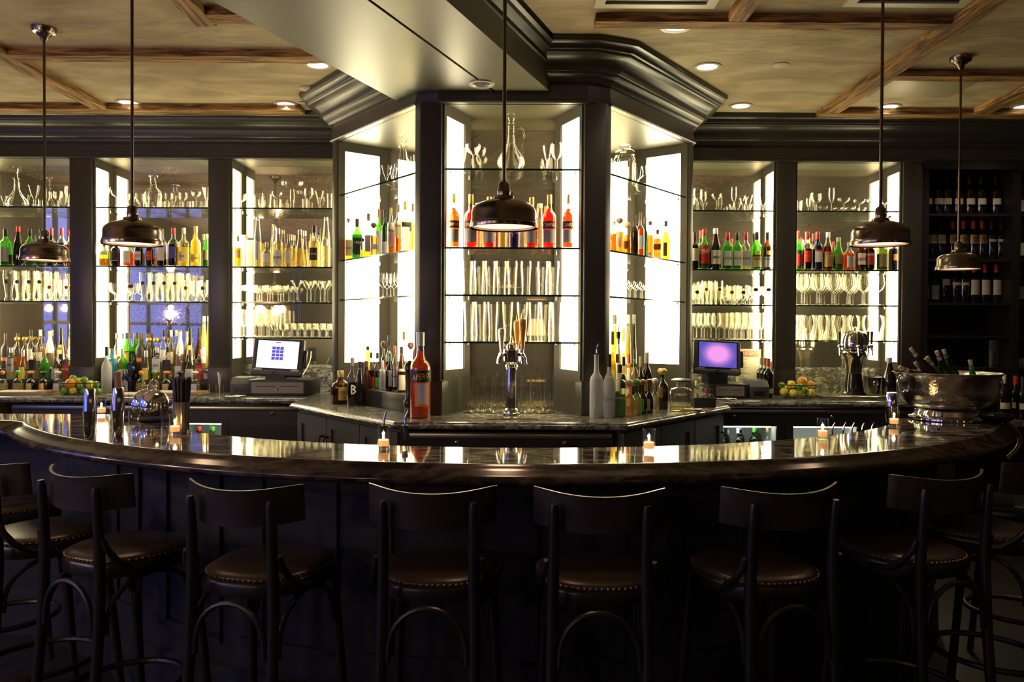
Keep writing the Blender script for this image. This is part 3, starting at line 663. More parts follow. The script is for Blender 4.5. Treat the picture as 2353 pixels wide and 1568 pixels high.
# ---- angled bay left, second shelf
W1 = 'second shelf, angled bay left of centre'
a1 = onfront('al', .07); S1 = [Lb(.12, .52, 'grey')]
rowof([(800, 503, 15, 'square', 'clear', 'amber', .5, 'cork', [Lb(.10, .48, 'peach')], 'TALISKER', 'whisky bottle with orange label and cork', {'captype': 'cork', 'th': .014}),
       (820, 503, 26, 'squat', 'green', 'green', .6, 'brown', [Lb(.10, .52, 'black')], '1824', 'bright green bottle with black label', {'tcol': 'cream', 'th': .02, 'tz': .4}),
       (833, 548, 12, 'spirit', 'clear', 'yellow', .4, 'black', [], None, 'small clear bottle with yellow liquor', {'dy': -.02}),
       (846, 491, 18, 'square', 'clear', 'amber', .5, 'olive', [Lb(.12, .5, 'grey')], None, 'tall amber whisky bottle with brown cap'),
       (858, 512, 16, 'squat', 'clear', 'amber', .6, 'brown', [Lb(.2, .36, 'grey')], None, 'short amber bottle with wide dark stopper', {'captype': 'mush'}),
       (870, 481, 15, 'spirit', 'green', 'yellow', .7, 'rust', [Lb(.1, .55, 'grey')], None, 'green bottle with brown capsule', {'dy': .08}),
       (884, 483, 15, 'spirit', 'dgreen', None, .6, 'black', [Lb(.05, .3, 'grey')], None, 'dark green bottle with tan-topped cap', {'dy': .03}),
       (898, 478, 16, 'square', 'clear', 'amber', .15, 'gold', [Lb(.2, .68, 'silver')], 'MACALLAN', 'whisky bottle with tall silver label', {'th': .014, 'tz': .5}),
       (914, 470, 16, 'square', 'clear', 'orange', .5, 'olive', [Lb(.3, .66, 'silver')], 'MACALLAN', 'whisky bottle, silver label, orange base', {'th': .014, 'tz': .55}),
       (931, 463, 24, 'square', 'clear', 'gold', .62, 'gold', [Lb(.48, .58, 'black', .8)], None, 'square gold-topped bottle, slanted black band', {}),
       (948, 469, 16, 'square', 'clear', 'yellow', .6, 'brown', [Lb(.4, .6, 'olive')], None, 'square whisky bottle beside the centre post')], a1, LV[1] + .005, W1, rz=R(20))
# ---- angled bay right, second shelf
a2 = onfront('ar', .07); W2 = 'second shelf, angled bay right of centre'
rowof([(1397, 518, 14, 'square', 'clear', 'amber', .6, 'tan', [Lb(.4, .9, 'tan')], None, 'amber bottle with tan tag'),
       (1408, 510, 14, 'squat', 'clear', 'orange', .6, 'gold', [], None, 'faceted amber bottle with gold stopper', {'captype': 'cork'}),
       (1422, 501, 18, 'squat', 'clear', 'amber', .6, 'brown', [Lb(.15, .5, 'tan', .7)], None, 'amber bottle with oval crest label', {'captype': 'mush'}),
       (1439, 510, 19, 'round', 'clear', 'amber', .6, 'peach', [Lb(.15, .4, 'brown', .6)], None, 'round brandy bottle with glass ball stopper', {'captype': 'ball'}),
       (1456, 494, 18, 'spirit', 'brown', 'dark', .6, 'black', [], None, 'dark brown cognac bottle with black capsule'),
       (1469, 488, 19, 'spirit', 'clear', 'orange', .62, 'brown', [Lb(.18, .48, 'grey')], None, 'tall orange bottle with grey label', {'dy': .05}),
       (1480, 500, 14, 'spirit', 'dgreen', None, .6, 'olive', [], None, 'narrow dark bottle', {'dy': .07}),
       (1492, 509, 15, 'slim', 'clear', 'orange', .62, 'brown', [Lb(.06, .14, 'grey', .6)], None, 'straight orange bottle with banded cap'),
       (1509, 528, 17, 'square', 'clear', 'orange', .72, 'brown', [Lb(.3, .5, 'brown')], None, 'square bright orange bottle with wax cap'),
       (1528, 508, 18, 'slope', 'clear', 'yellow', .72, 'brown', [Lb(.1, .45, 'brown', .5)], None, 'glowing yellow bottle with dark capsule')], a2, LV[1] + .005, W2, rz=R(-20))
# ---- right bay over the purple-screen till
W3 = 'second shelf above purple-screen till'; z2 = LV[1] + .005
rowof([(1576, 532, 18, 'slope', 'clear', 'gold', .6, 'red', [Lb(.25, .55, 'cream', .9)], None, 'clear bottle with round floral label'),
       (1593, 534, 20, 'wine', 'black', None, .6, 'black', [Lb(.22, .56, 'cream', .9)], None, 'near black bottle with cream label'),
       (1608, 530, 16, 'wine', 'dgreen', None, .6, 'red', [], None, 'dark bottle with red cap', {'dy': .08}),
       (1616, 527, 24, 'spirit', 'green', 'dark', .45, 'red', [Lb(.14, .60, 'red', 1.0)], 'CYNAR', 'green bottle with big red label', {'tcol': 'white', 'th': .035, 'slant': .15, 'tz': .44}),
       (1642, 525, 28, 'slope', 'black', None, .6, 'white', [Lb(.12, .46, 'cream', 1.0)], 'AMARO', 'flip-top dark bottle with arched cream label', {'th': .02}),
       (1670, 535, 22, 'wine', 'green', 'dark', .35, 'red', [Lb(.10, .50, 'white', 1.1)], 'DOLIN', 'green vermouth bottle with red cap', {'tcol': 'red', 'th': .02}),
       (1692, 535, 21, 'wine', 'green', 'green', .5, 'black', [Lb(.10, .50, 'white', 1.0)], 'DOLIN', 'bright green vermouth bottle with black cap', {'tcol': 'dgreen', 'th': .02}),
       (1712, 535, 21, 'wine', 'clear', 'gold', .55, 'red', [Lb(.10, .50, 'lilac', 1.0)], 'DOLIN', 'clear vermouth bottle with red cap', {'tcol': 'black', 'th': .02}),
       (1730, 537, 16, 'wine', 'dgreen', None, .6, 'black', [], None, 'dark green bottle', {'dy': .07}),
       (1737, 534, 24, 'wine', 'green', 'dark', .4, 'black', [Lb(.06, .34, 'tan', 1.1), Lb(.38, .50, 'yellow', .5)], 'FERNET', 'green bitters bottle with eagle label', {'th': .018, 'tz': .28}),
       (1762, 534, 22, 'wine', 'redbrown' if 0 else 'brown', 'dark', .6, 'black', [Lb(.06, .34, 'silver', 1.1), Lb(.38, .50, 'yellow', .5)], 'BRANCA', 'brown bitters bottle with grey label', {'th': .018, 'tz': .28})], 6.31, z2, W3, group='amaro and vermouth bottles')
# ---- bay beside the wine rack
W4 = 'second shelf beside wine rack'
rowof([(1832, 531, 18, 'wine', 'green', 'dark', .5, 'red', [Lb(.1, .4, 'red')], None, 'green bottle with red cap at the pillar'),
       (1843, 551, 12, 'spirit', 'clear', 'gold', .6, 'cream', [], None, 'small clear bottle with cream cap', {'dy': .08}),
       (1852, 533, 25, 'wine', 'clear', 'dark', .55, 'red', [Lb(.2, .5, 'red', .9)], 'STOCK', 'clear bottle with dark liquid and red label', {'tcol': 'gold', 'th': .016}),
       (1866, 537, 14, 'wine', 'dgreen', None, .6, 'red', [], None, 'dark bottle with red cap', {'dy': .08}),
       (1876, 533, 24, 'wine', 'navy', None, .6, 'red', [Lb(.2, .5, 'white', .8)], 'FERNET', 'dark navy bottle with white label', {'tcol': 'red', 'th': .018, 'tz': .5}),
       (1900, 534, 25, 'slope', 'clear', 'redbrown', .62, 'white', [Lb(.08, .40, 'gold', 1.0), Lb(.40, .48, 'red', 1.0)], 'MELETTI', 'clear bottle with white cap and yellow label', {'tcol': 'gold', 'th': .02, 'tz': .44}),
       (1912, 556, 12, 'wine', 'dgreen', None, .6, 'red', [], None, 'dark bottle with red cap', {'dy': .08}),
       (1924, 546, 24, 'slope', 'green', 'dark', .4, 'tan', [Lb(.18, .5, 'olive', 1.0)], None, 'green bottle with olive landscape label'),
       (1949, 557, 29, 'squat', 'clear', 'orange', .62, 'cork', [Lb(.1, .5, 'silver', .7)], None, 'wide amber bottle with round silver label'),
       (1976, 545, 24, 'wine', 'brown', 'dark', .5, 'black', [Lb(.16, .5, 'white', 1.0)], 'AMARO', 'brown bottle with white and maroon label', {'tcol': 'red', 'th': .03, 'slant': .1}),
       (1997, 545, 22, 'wine', 'black', None, .5, 'black', [Lb(.16, .52, 'red', 1.0)], 'RAMAZZOTTI', 'dark bottle with red label', {'tcol': 'white', 'th': .014, 'tz': .46}),
       (2026, 547, 28, 'wine', 'olive', 'dark', .5, 'black', [Lb(.1, .5, 'olive', 1.0)], None, 'bottle with green-gold picture label'),
       (2053, 548, 22, 'square', 'black', None, .5, 'black', [Lb(.3, .5, 'rust', .6)], None, 'near black bottle by the glowing panel')], 6.31, z2, W4, group='amaro bottles beside the wine rack')
# ---- bay over the white-screen till
W5 = 'second shelf above white-screen till'
rowof([(546, 543, 18, 'square', 'clear', 'amber', .62, 'olive', [Lb(.28, .55, 'gold', .8)], None, 'amber bottle beside a cream box'),
       (592, 499, 18, 'slim', 'clear', 'gold', .5, 'silver', [Lb(.14, .50, 'silver', .7)], None, 'tall slender bottle with glass ball stopper', {'captype': 'ball'}),
       (613, 557, 25, 'squat', 'clear', 'gold', .5, 'cork', [Lb(.18, .55, 'white', .8)], None, 'small clear bottle with round white label'),
       (631, 520, 14, 'slim', 'clear', 'gold', .5, 'silver', [], None, 'slender bottle half hidden', {'dy': .09}),
       (639, 525, 24, 'spirit', 'clear', 'gold', .6, 'silver', [Lb(.05, .42, 'white', .9)], 'TROPPO', 'clear grappa bottle with white label', {'th': .02}),
       (663, 538, 18, 'spirit', 'clear', 'gold', .6, 'tan', [Lb(.12, .48, 'white', .9)], None, 'narrow clear bottle with white label'),
       (676, 541, 13, 'spirit', 'clear', 'gold', .6, 'cream', [], None, 'narrow clear bottle', {'dy': .09}),
       (689, 528, 30, 'cone', 'clear', 'gold', .5, 'silver', [], None, 'clear conical decanter bottle'),
       (700, 531, 24, 'cone', 'clear', 'gold', .5, 'silver', [], None, 'clear conical bottle', {'dy': .10}),
       (722, 519, 27, 'spirit', 'clear', 'gold', .6, 'black', [Lb(.16, .46, 'black', .7)], 'GRAPPA', 'clear bottle with black square label', {'tcol': 'orange', 'th': .014}),
       (733, 525, 18, 'spirit', 'clear', 'gold', .6, 'black', [], None, 'clear bottle', {'dy': .10}),
       (749, 499, 20, 'slim', 'clear', 'gold', .6, 'silver', [Lb(.42, .55, 'lilac', .6)], None, 'slender etched bottle with ball stopper', {'captype': 'ball'})], 6.31, z2, W5, group='clear grappa bottles')
for px, py, l in ((558, 541, 'tall cream carton behind the amber bottle above the white-screen till'), (578, 553, 'second cream carton beside the tall slender bottle above the till')):
    p = at(px, py, 6.42); tag(MB().box(-.033, .033, -.033, .033, 0, p.z - z2).build('bottle_carton', cm('cream'), loc=(p.x, 6.42, z2), bevel=.002), l, 'box')
# ---- second bay from the left
W6 = 'second shelf, second bay'
rowof([(239, 556, 28, 'squat', 'olive', 'amber', .3, 'green', [Lb(.45, .8, 'cream', 1.0)], None, 'wide green and amber bottle'), (266, 548, 22, 'spirit', 'black', None, .6, 'black', [Lb(.2, .55, 'black', .9), Lb(.18, .22, 'gold', .9)], None, 'near black bottle with gold line'),
       (295, 550, 25, 'squat', 'clear', 'orange', .5, 'black', [Lb(.12, .56, 'cream', .8)], None, 'bottle with round cream label and orange liquid'), (319, 545, 20, 'wine', 'black', None, .6, 'black', [Lb(.2, .5, 'cream', .9)], 'PUNT', 'dark bottle with cream and red label', {'tcol': 'red', 'th': .02}),
       (345, 545, 21, 'wine', 'black', None, .6, 'black', [Lb(.2, .52, 'red', .9)], 'AMARO', 'dark bottle with red label', {'tcol': 'gold', 'th': .014}), (372, 527, 24, 'wine', 'clear', 'dark', .2, 'olive', [Lb(.15, .5, 'cream', .9)], None, 'clear bottle with cream picture label'),
       (399, 524, 27, 'spirit', 'clear', 'dark', .57, 'red', [Lb(.2, .5, 'navy' if 0 else 'blue', .6)], None, 'clear bottle of dark liquid with red cap'), (422, 524, 25, 'spirit', 'clear', 'yellow', .5, 'cream', [Lb(.14, .38, 'cream', .8)], 'PEAR', 'clear bottle with blank cream label', {'th': .016}),
       (450, 520, 24, 'spirit', 'clear', 'yellow', .9, 'gold', [Lb(.1, .3, 'yellow', .9)], 'GALLIANO', 'bright yellow liqueur bottle', {'tcol': 'red', 'th': .018}), (475, 538, 20, 'slope', 'green', 'dark', .4, 'tan', [Lb(.2, .5, 'olive', .9)], None, 'green bottle at the pillar with olive label')], 6.31, z2, W6)
W7 = 'second shelf, leftmost bay'
rowof([(14, 527, 30, 'wine', 'green', 'dark', .3, 'black', [Lb(.10, .5, 'grey', 1.0)], None, 'bright green bottle with grey label'), (43, 521, 26, 'slope', 'black', None, .6, 'red', [], None, 'dark wine-coloured bottle with red foil'),
       (70, 526, 24, 'wine', 'green', 'dark', .4, 'black', [Lb(.1, .45, 'cream', 1.0)], None, 'green bottle with black cap'), (95, 527, 22, 'wine', 'green', 'dark', .4, 'black', [Lb(.1, .45, 'cream', 1.0)], None, 'green bottle behind the pendant stem'),
       (119, 524, 23, 'wine', 'black', None, .4, 'red', [Lb(.1, .4, 'white', .9)], None, 'near black bottle with red cap'), (143, 524, 24, 'wine', 'clear', 'dark', .6, 'red', [], None, 'clear bottle of dark liquid with red cap'), (160, 530, 16, 'spirit', 'clear', 'redbrown', .6, 'red', [], None, 'clear bottle of red liquid at the pillar')], 6.31, z2, W7)
# ---- counter displays under the two left bays: two risers and three tiers
for x0, x1, l in ((-3.235, -2.345, 'in the second bay from the left'), (-4.32, -3.42, 'in the leftmost bay')):
    t = thing('bottle_riser', 'black two-step riser under the bottles ' + l, 'riser', ((x0 + x1) / 2, 6.38, CT)); hw = (x1 - x0) / 2
    MB().box(-hw, hw, -.125, .0, 0, .085).build('lower_step', BLACK, t, bevel=.003); MB().box(-hw, hw, .0, .125, 0, .165).build('upper_step', BLACK, t, bevel=.003)
zf, zm, zr = CT, CT + .085, CT + .165
CP = {'captype': 'ball'}; CMU = {'captype': 'mush'}
def tiers(rear, mid, fro, nm):
    rowof(rear, 6.44, zr, 'back tier, ' + nm); rowof(mid, 6.315, zm, 'middle tier, ' + nm); rowof(fro, 6.17, zf, 'front row, ' + nm)
GINL = [Lb(.25, .66, 'silver', .9)]
tiers([(13, 766, 24, 'squat', 'matte', None, .5, 'matte' if 0 else 'brown', [Lb(.22, .32, 'orange', .6)], None, 'matte brown crock bottle'), (41, 774, 20, 'squat', 'clear', 'amber', .4, 'gold', [], None, 'clear bottle with wide gold stopper', CMU), (58, 774, 18, 'squat', 'clear', 'amber', .4, 'gold', [], None, 'clear bottle with gold stopper', CMU),
       (71, 758, 20, 'spirit', 'clear', 'gold', .5, 'black', [Lb(.2, .5, 'white', .9)], None, 'clear bottle with white label'), (93, 758, 20, 'spirit', 'clear', 'green', .1, 'white', [Lb(.2, .42, 'cream', .9)], None, 'pale clear bottle with white cap'), (115, 761, 23, 'slope', 'white', None, .5, 'cream', [Lb(.05, .42, 'brown', 1.1)], None, 'white bottle with brown palm label'),
       (142, 753, 30, 'bell', 'black', None, .5, 'black', [Lb(.36, .58, 'yellow', .5)], 'RP', 'broad black cognac bottle with yellow label'), (162, 745, 12, 'slim', 'clear', 'yellow', .7, 'yellow', [Lb(.2, .5, 'white', .9)], None, 'slim yellow bottle at the pillar')],
      [(26, 799, 20, 'square', 'clear', 'gold', .3, 'silver', GINL, 'GIN', 'clear gin bottle with silver label', {'th': .02}), (53, 804, 23, 'bell', 'clear', 'gold', .3, 'silver', [Lb(.02, .42, 'yellow', .8)], None, 'clear bell bottle with yellow label'), (78, 798, 21, 'square', 'clear', 'gold', .3, 'black', [Lb(.3, .62, 'black', .8)], None, 'clear bottle with dark shield label'),
       (103, 801, 22, 'squat', 'green', 'green', .4, 'rust', [], None, 'pale green round-shouldered bottle'), (130, 804, 28, 'bell', 'clear', 'gold', .3, 'brown', [Lb(.02, .38, 'silver', .9)], None, 'clear bell bottle with black neck and grey label'), (154, 803, 17, 'square', 'clear', 'amber', .3, 'red', [Lb(.2, .5, 'red', .9)], 'SAUZA', 'red-capped clear bottle', {'tcol': 'white', 'th': .018})],
      [(6, 852, 26, 'round', 'clear', 'gold', .4, 'orange', [], None, 'round bottle with orange ball stopper', CP), (41, 851, 27, 'round', 'clear', 'gold', .4, 'green', [], None, 'round clear bottle with green ball stopper', CP), (71, 853, 26, 'round', 'black', None, .4, 'rust', [Lb(.02, .42, 'tan', .6)], None, 'dark round bottle with tan label and rust stopper', CMU),
       (100, 853, 27, 'round', 'black', None, .4, 'black', [Lb(.02, .42, 'gold', .6)], None, 'dark round bottle with gold label and black stopper', CMU), (133, 853, 26, 'round', 'clear', 'gold', .4, 'white', [Lb(.02, .42, 'lilac', .6)], None, 'round bottle with lilac label and white stopper', CMU)], 'leftmost bay counter')
tiers([(268, 766, 12, 'spirit', 'clear', 'gold', .5, 'grey', [Lb(.1, .4, 'cream', .8)], None, 'narrow clear bottle'), (284, 766, 12, 'spirit', 'clear', 'gold', .5, 'grey', [], None, 'second narrow clear bottle'), (296, 765, 22, 'spirit', 'green', 'green', .5, 'blue', [Lb(.2, .52, 'yellow', .9), Lb(.42, .5, 'black', .9)], 'HERRADURA', 'green bottle with yellow and black label', {'tcol': 'cream', 'th': .014, 'tz': .46}), (311, 767, 16, 'spirit', 'green', 'green', .5, 'grey', [], None, 'bright green bottle'),
       (322, 767, 24, 'squat', 'matte', None, .5, 'brown', [Lb(.22, .32, 'orange', .6)], None, 'matte brown crock bottle'), (335, 767, 18, 'squat', 'matte', None, .5, 'brown', [], None, 'second matte brown bottle', {'dy': .03}), (347, 776, 20, 'squat', 'clear', 'gold', .4, 'gold', [], None, 'clear bottle with gold stopper', CMU), (361, 776, 18, 'squat', 'clear', 'gold', .4, 'gold', [], None, 'second clear bottle with gold stopper', CMU),
       (373, 759, 19, 'spirit', 'clear', 'gold', .5, 'black', [Lb(.2, .5, 'white', .9)], None, 'clear bottle with white label and black cap'), (384, 759, 14, 'spirit', 'clear', 'gold', .5, 'black', [], None, 'black-capped clear bottle', {'dy': .03}), (395, 759, 18, 'spirit', 'clear', 'gold', .5, 'white', [Lb(.15, .45, 'cream', .9)], None, 'white-capped clear bottle'), (404, 759, 12, 'spirit', 'clear', 'gold', .5, 'white', [], None, 'second white-capped bottle', {'dy': .03}),
       (416, 762, 22, 'slope', 'white', None, .5, 'cream', [Lb(.02, .40, 'brown', 1.1)], None, 'white bottle with brown palm label'), (428, 762, 14, 'slope', 'white', None, .5, 'cream', [], None, 'second white bottle', {'dy': .03}), (440, 754, 26, 'bell', 'black', None, .5, 'black', [Lb(.36, .58, 'yellow', .5)], None, 'broad black cognac bottle with yellow label'), (454, 754, 18, 'bell', 'brown', None, .5, 'black', [], None, 'second dark cognac bottle', {'dy': .03}),
       (469, 727, 14, 'slim', 'clear', 'yellow', .85, 'white', [Lb(.12, .42, 'white', 1.0)], 'LIMONCELLO', 'tall slim yellow liqueur bottle with white label', {'tcol': 'red', 'th': .014}), (479, 727, 9, 'slim', 'clear', 'yellow', .85, 'white', [], None, 'second tall slim yellow bottle', {'dy': .03})],
      [(256, 802, 22, 'square', 'blue', None, .5, 'silver', [Lb(.1, .6, 'silver', .6)], 'BOMBAY', 'pale blue square gin bottle', {'tcol': 'blue', 'th': .014, 'tz': .5}), (281, 802, 26, 'squat', 'green', None, .5, 'silver', [Lb(.02, .35, 'silver', 1.0), Lb(.48, .6, 'red', .35)], None, 'green gin bottle with red wax seal'), (308, 815, 26, 'square', 'black', None, .5, 'black', [], None, 'square black bottle'), (336, 806, 23, 'bell', 'clear', 'gold', .3, 'silver', [Lb(.02, .42, 'yellow', .8)], None, 'bell bottle with bright yellow label'),
       (361, 799, 19, 'square', 'clear', 'gold', .3, 'silver', GINL, 'GIN', 'clear gin bottle with silver label', {'th': .02}), (386, 798, 21, 'square', 'clear', 'gold', .3, 'black', [Lb(.3, .62, 'black', .8)], None, 'clear bottle with dark shield label'), (411, 808, 18, 'square', 'clear', 'gold', .3, 'white', [Lb(.05, .5, 'silver', .8)], None, 'pale square bottle'), (438, 804, 28, 'bell', 'clear', 'gold', .3, 'brown', [Lb(.02, .38, 'silver', .9)], None, 'bell bottle with black neck and grey label'),
       (461, 803, 19, 'square', 'clear', 'amber', .3, 'red', [Lb(.2, .5, 'red', .9)], 'SAUZA', 'red-capped clear bottle', {'tcol': 'white', 'th': .018}), (474, 838, 17, 'squat', 'clear', 'gold', .3, 'silver', [Lb(.1, .5, 'lilac', .9)], None, 'short bottle with round portrait label')],
      [(245, 797, 25, 'squat', 'frost', None, .5, 'black', [], None, 'tall frosted vodka bottle with etched tree'), (288, 850, 24, 'square', 'navy', None, .5, 'silver', [Lb(.05, .5, 'grey', .8)], 'XXL', 'dark square bottle with tilted paper tag', {'th': .02}), (324, 852, 27, 'round', 'clear', 'gold', .45, 'orange', [], None, 'round bottle with orange ball stopper', CP), (354, 851, 27, 'round', 'clear', 'gold', .45, 'green', [], None, 'round bottle with green striped ball stopper', CP),
       (383, 853, 25, 'round', 'black', None, .4, 'rust', [Lb(.02, .42, 'tan', .6)], None, 'dark round bottle with tan label', CMU), (414, 853, 25, 'round', 'black', None, .4, 'black', [Lb(.02, .42, 'gold', .6)], None, 'dark round bottle with black stopper behind the straws', CMU), (448, 853, 27, 'round', 'clear', 'gold', .4, 'white', [Lb(.02, .42, 'lilac', .6)], None, 'round bottle with blue neck and white stopper', CMU)], 'second bay counter')
# ---- tower counter, angled left: riser with bottles, then loose bottles
t, P0, P1, Q0, Q1, u_, n_ = BAY['al']; ang = math.atan2(u_.y, u_.x)
p0 = Vector(onfront('al', -.02)(842)); t = thing('bottle_riser', 'grey painted riser box with bottles on it, left of the orange aperitif bottle', 'riser', (p0.x, p0.y, CT), ang)
p1 = Vector(onfront('al', -.02)(938)); Lr = (p1 - p0).length
MB().box(0, Lr, 0, .30, 0, .105).build('box', PAINT, t, bevel=.003)
zr2 = CT + .105; f1 = onfront('al', .05); W8 = 'on grey riser by orange bottle'
rowof([(845, 796, 13, 'slim', 'clear', 'yellow', .9, 'black', [], None, 'slim yellow bottle with black top', {'dy': .12}), (853, 810, 15, 'spirit', 'clear', 'dark', .5, 'black', [Lb(.05, .32, 'red', 1.0)], None, 'bitters bottle with red label'), (867, 811, 14, 'spirit', 'clear', 'dark', .5, 'black', [Lb(.05, .32, 'green', 1.0)], None, 'bitters bottle with green label'),
       (879, 829, 12, 'square', 'white', None, .5, 'white', [Lb(.1, .9, 'lilac', .7)], None, 'narrow pale carton-like bottle'), (882, 784, 13, 'squat', 'clear', 'amber', .5, 'brown', [], None, 'clear bottle with wide cork', {'dy': .14, 'captype': 'mush'}), (894, 771, 14, 'spirit', 'black', None, .5, 'black', [Lb(.5, .7, 'silver', .8)], None, 'tall dark bottle', {'dy': .15}), (896, 812, 20, 'squat', 'black', None, .5, 'dgreen', [Lb(.12, .55, 'cream', .6)], None, 'black bottle with cream wave label'),
       (908, 795, 15, 'wine', 'clear', 'dark', .5, 'rust', [Lb(.1, .55, 'silver', .9)], 'NOLET', 'bottle with white label', {'th': .012}), (909, 787, 13, 'squat', 'clear', 'amber', .5, 'black', [], None, 'black-stoppered clear bottle', {'dy': .14}), (923, 797, 20, 'slope', 'brown', 'dark', .5, 'black', [Lb(.05, .38, 'cream', 1.0), Lb(.46, .52, 'cream', 1.0)], None, 'dark bottle with cream and orange label'),
       (928, 763, 15, 'slope', 'clear', 'gold', .5, 'olive', [], None, 'tall clear bottle with olive capsule', {'dy': .14}), (944, 786, 12, 'squat', 'clear', 'amber', .5, 'brown', [], None, 'corked bottle', {'dy': .14, 'captype': 'mush'}), (955, 757, 14, 'spirit', 'brown', 'dark', .5, 'olive', [], None, 'tall brown bottle behind', {'dy': .16})], f1, zr2, W8, rz=R(25))
f0 = onfront('al', -.10)
X, Y = f0(783, -.0); bottle(X, Y, CT, at(783, 852, Y).z - CT, .125, 'squat', 'brown', 'dark', .5, 'gold', [Lb(.12, .62, 'gold', .45)], 'ROYAL', 'brown', .014, .36, label='squat dark whisky bottle with crown crest label at the far end of the tower counter', rz=R(25))
X, Y = f0(814, 0); bottle(X, Y, CT, at(814, 822, Y).z - CT, .066, 'spirit', 'clear', 'dark', .5, 'grey', [], 'B', 'white', .06, .35, label='clear bottle with a large white letter B beside the squat whisky bottle', rz=R(25))
X, Y = f0(828, .05); bottle(X, Y, CT, at(826, 831, Y).z - CT, .075, 'slope', 'black', None, .5, 'black', (), label='plain black sloping bottle behind the bottle with a letter B')
X, Y = f0(838, .09); bottle(X, Y, CT, at(838, 830, Y).z - CT, .07, 'slope', 'brown', None, .5, 'brown', (), label='dark bottle with brown top at the end of the grey riser')
# aperol, pepper mill
Y = 4.52; X = at(966, 900, Y).x
bottle(X, Y, CT, at(966, 764, Y).z - CT, .118, 'bell' if 0 else 'spirit', 'clear', 'orange', .78, 'silver', [Lb(.42, .56, 'black', 1.3), Lb(.14, .42, 'orange', .75), Lb(.17, .40, 'lilac', .5)], 'APEROL', 'gold', .034, .49, slant=.16, label='large orange aperitif bottle with slanted dark blue band on the tower counter', rz=R(18))
p = Vector((at(941, 900, 4.60).x, 4.60)); h = at(941, 828, 4.6).z - CT
t = thing('pepper_mill', 'tall dark turned wooden mill tucked behind the orange aperitif bottle', 'pepper mill', (p.x, p.y, CT))
MB().lathe([(0, 0), (.034, 0), (.036, .01), (.030, .03), (.028, .05), (.036, .06), (.036, .085), (.026, .10), (.024, .14), (.023, h * .6), (.027, h * .8)], 20).build('body', mat('mill_wood', (.03, .014, .009), .3), t)
MB().lathe([(.020, h * .8), (.030, h * .83), (.030, h * .9), (.020, h * .96), (.008, h * .975), (.010, h * .99), (0, h)], 20).build('head', mat('mill_wood'), t)
# ---- tower counter, angled right
f2 = onfront('ar', -.02); W9 = 'back group, right tower counter'
rowof([(1396, 757, 15, 'spirit', 'clear', 'yellow', .7, 'yellow', [Lb(.1, .4, 'white', .8)], None, 'clear bottle with yellow cap'), (1408, 762, 16, 'spirit', 'clear', 'yellow', .75, 'cream', [], None, 'yellow liqueur bottle'), (1412, 724, 16, 'slim', 'clear', 'yellow', .88, 'olive', [Lb(.1, .4, 'cream', .8)], None, 'very tall yellow bottle with olive cap', {'dy': .2}), (1421, 765, 19, 'slope', 'frost', None, .5, 'silver', [], None, 'frosted bottle with pour spout', {'pour': True}),
       (1432, 756, 18, 'spirit', 'clear', 'yellow', .7, 'yellow', [Lb(.1, .45, 'cream', .8)], None, 'round-shouldered yellow bottle', {'dy': .1}), (1444, 723, 14, 'slim', 'clear', 'yellow', .88, 'white', [Lb(.1, .42, 'white', .9)], None, 'tall slim yellow bottle with white label', {'dy': .17}), (1456, 723, 14, 'slim', 'olive', 'dark', .88, 'white', [Lb(.12, .42, 'tan', .9)], None, 'tall slim dark yellow bottle', {'dy': .17}),
       (1419, 814, 20, 'slope', 'clear', 'gold', .4, 'rust', [Lb(.1, .4, 'dgreen', .8)], None, 'red-capped pale green bottle', {'dy': -.06}), (1433, 820, 16, 'spirit', 'clear', 'amber', .3, 'black', [Lb(.45, .7, 'black', .8)], None, 'bottle with black neck label', {'dy': -.04}), (1445, 814, 17, 'spirit', 'clear', 'amber', .45, 'red', [Lb(.1, .4, 'cream', .8)], None, 'red-capped bottle', {'dy': 0}),
       (1458, 803, 19, 'spirit', 'clear', 'dark', .4, 'black', [], None, 'clear bottle with tall black cap', {'dy': .02}), (1472, 820, 18, 'wine', 'black', None, .4, 'olive', [], None, 'dark bottle with olive capsule', {'dy': .04}), (1487, 810, 22, 'wine', 'black', None, .4, 'olive', [Lb(.3, .5, 'gold', .5)], 'BROVA', 'dark bottle with gold lettering', {'dy': .04, 'tcol': 'gold', 'th': .018})], f2, CT, W9, rz=R(-25))
f3 = onfront('ar', -.155)
W10 = 'front row, right tower counter'
rowof([(1448, 873, 27, 'round', 'clear', 'gold', .5, 'tan', [Lb(.5, .62, 'orange', .5)], None, 'round bottle with ball stopper and orange tag', CP), (1464, 871, 24, 'round', 'clear', 'gold', .5, 'green', [Lb(.5, .62, 'green', .5)], None, 'round bottle with green banded ball stopper', CP), (1478, 872, 22, 'round', 'black', None, .5, 'rust', [Lb(.08, .45, 'green', .6)], None, 'dark round bottle with bright green tag', CMU),
       (1492, 871, 22, 'round', 'black', None, .5, 'brown', [Lb(.08, .42, 'tan', .6)], None, 'dark round bottle with oval tan label', CMU), (1505, 869, 22, 'round', 'clear', 'gold', .5, 'white', [Lb(.08, .42, 'lilac', .6)], None, 'round bottle with white stopper and oval label', CMU), (1522, 846, 29, 'squat', 'black', None, .5, 'gold', [Lb(.3, .55, 'brown', .5)], None, 'black bottle with gold stopper', {'captype': 'mush', 'dy': .03})], f3, CT, W10, rz=R(-28))
Y = 4.58
bottle(at(1371, 900, Y).x, Y, CT, at(1371, 815, Y).z - CT, .076, 'spirit', 'frost', None, .5, None, (), label='tall frosted vodka bottle with etched bare tree and pour spout by the centre post', pour=True)
bx = at(1371, 900, Y).x; tm = MB(); rr = .0395
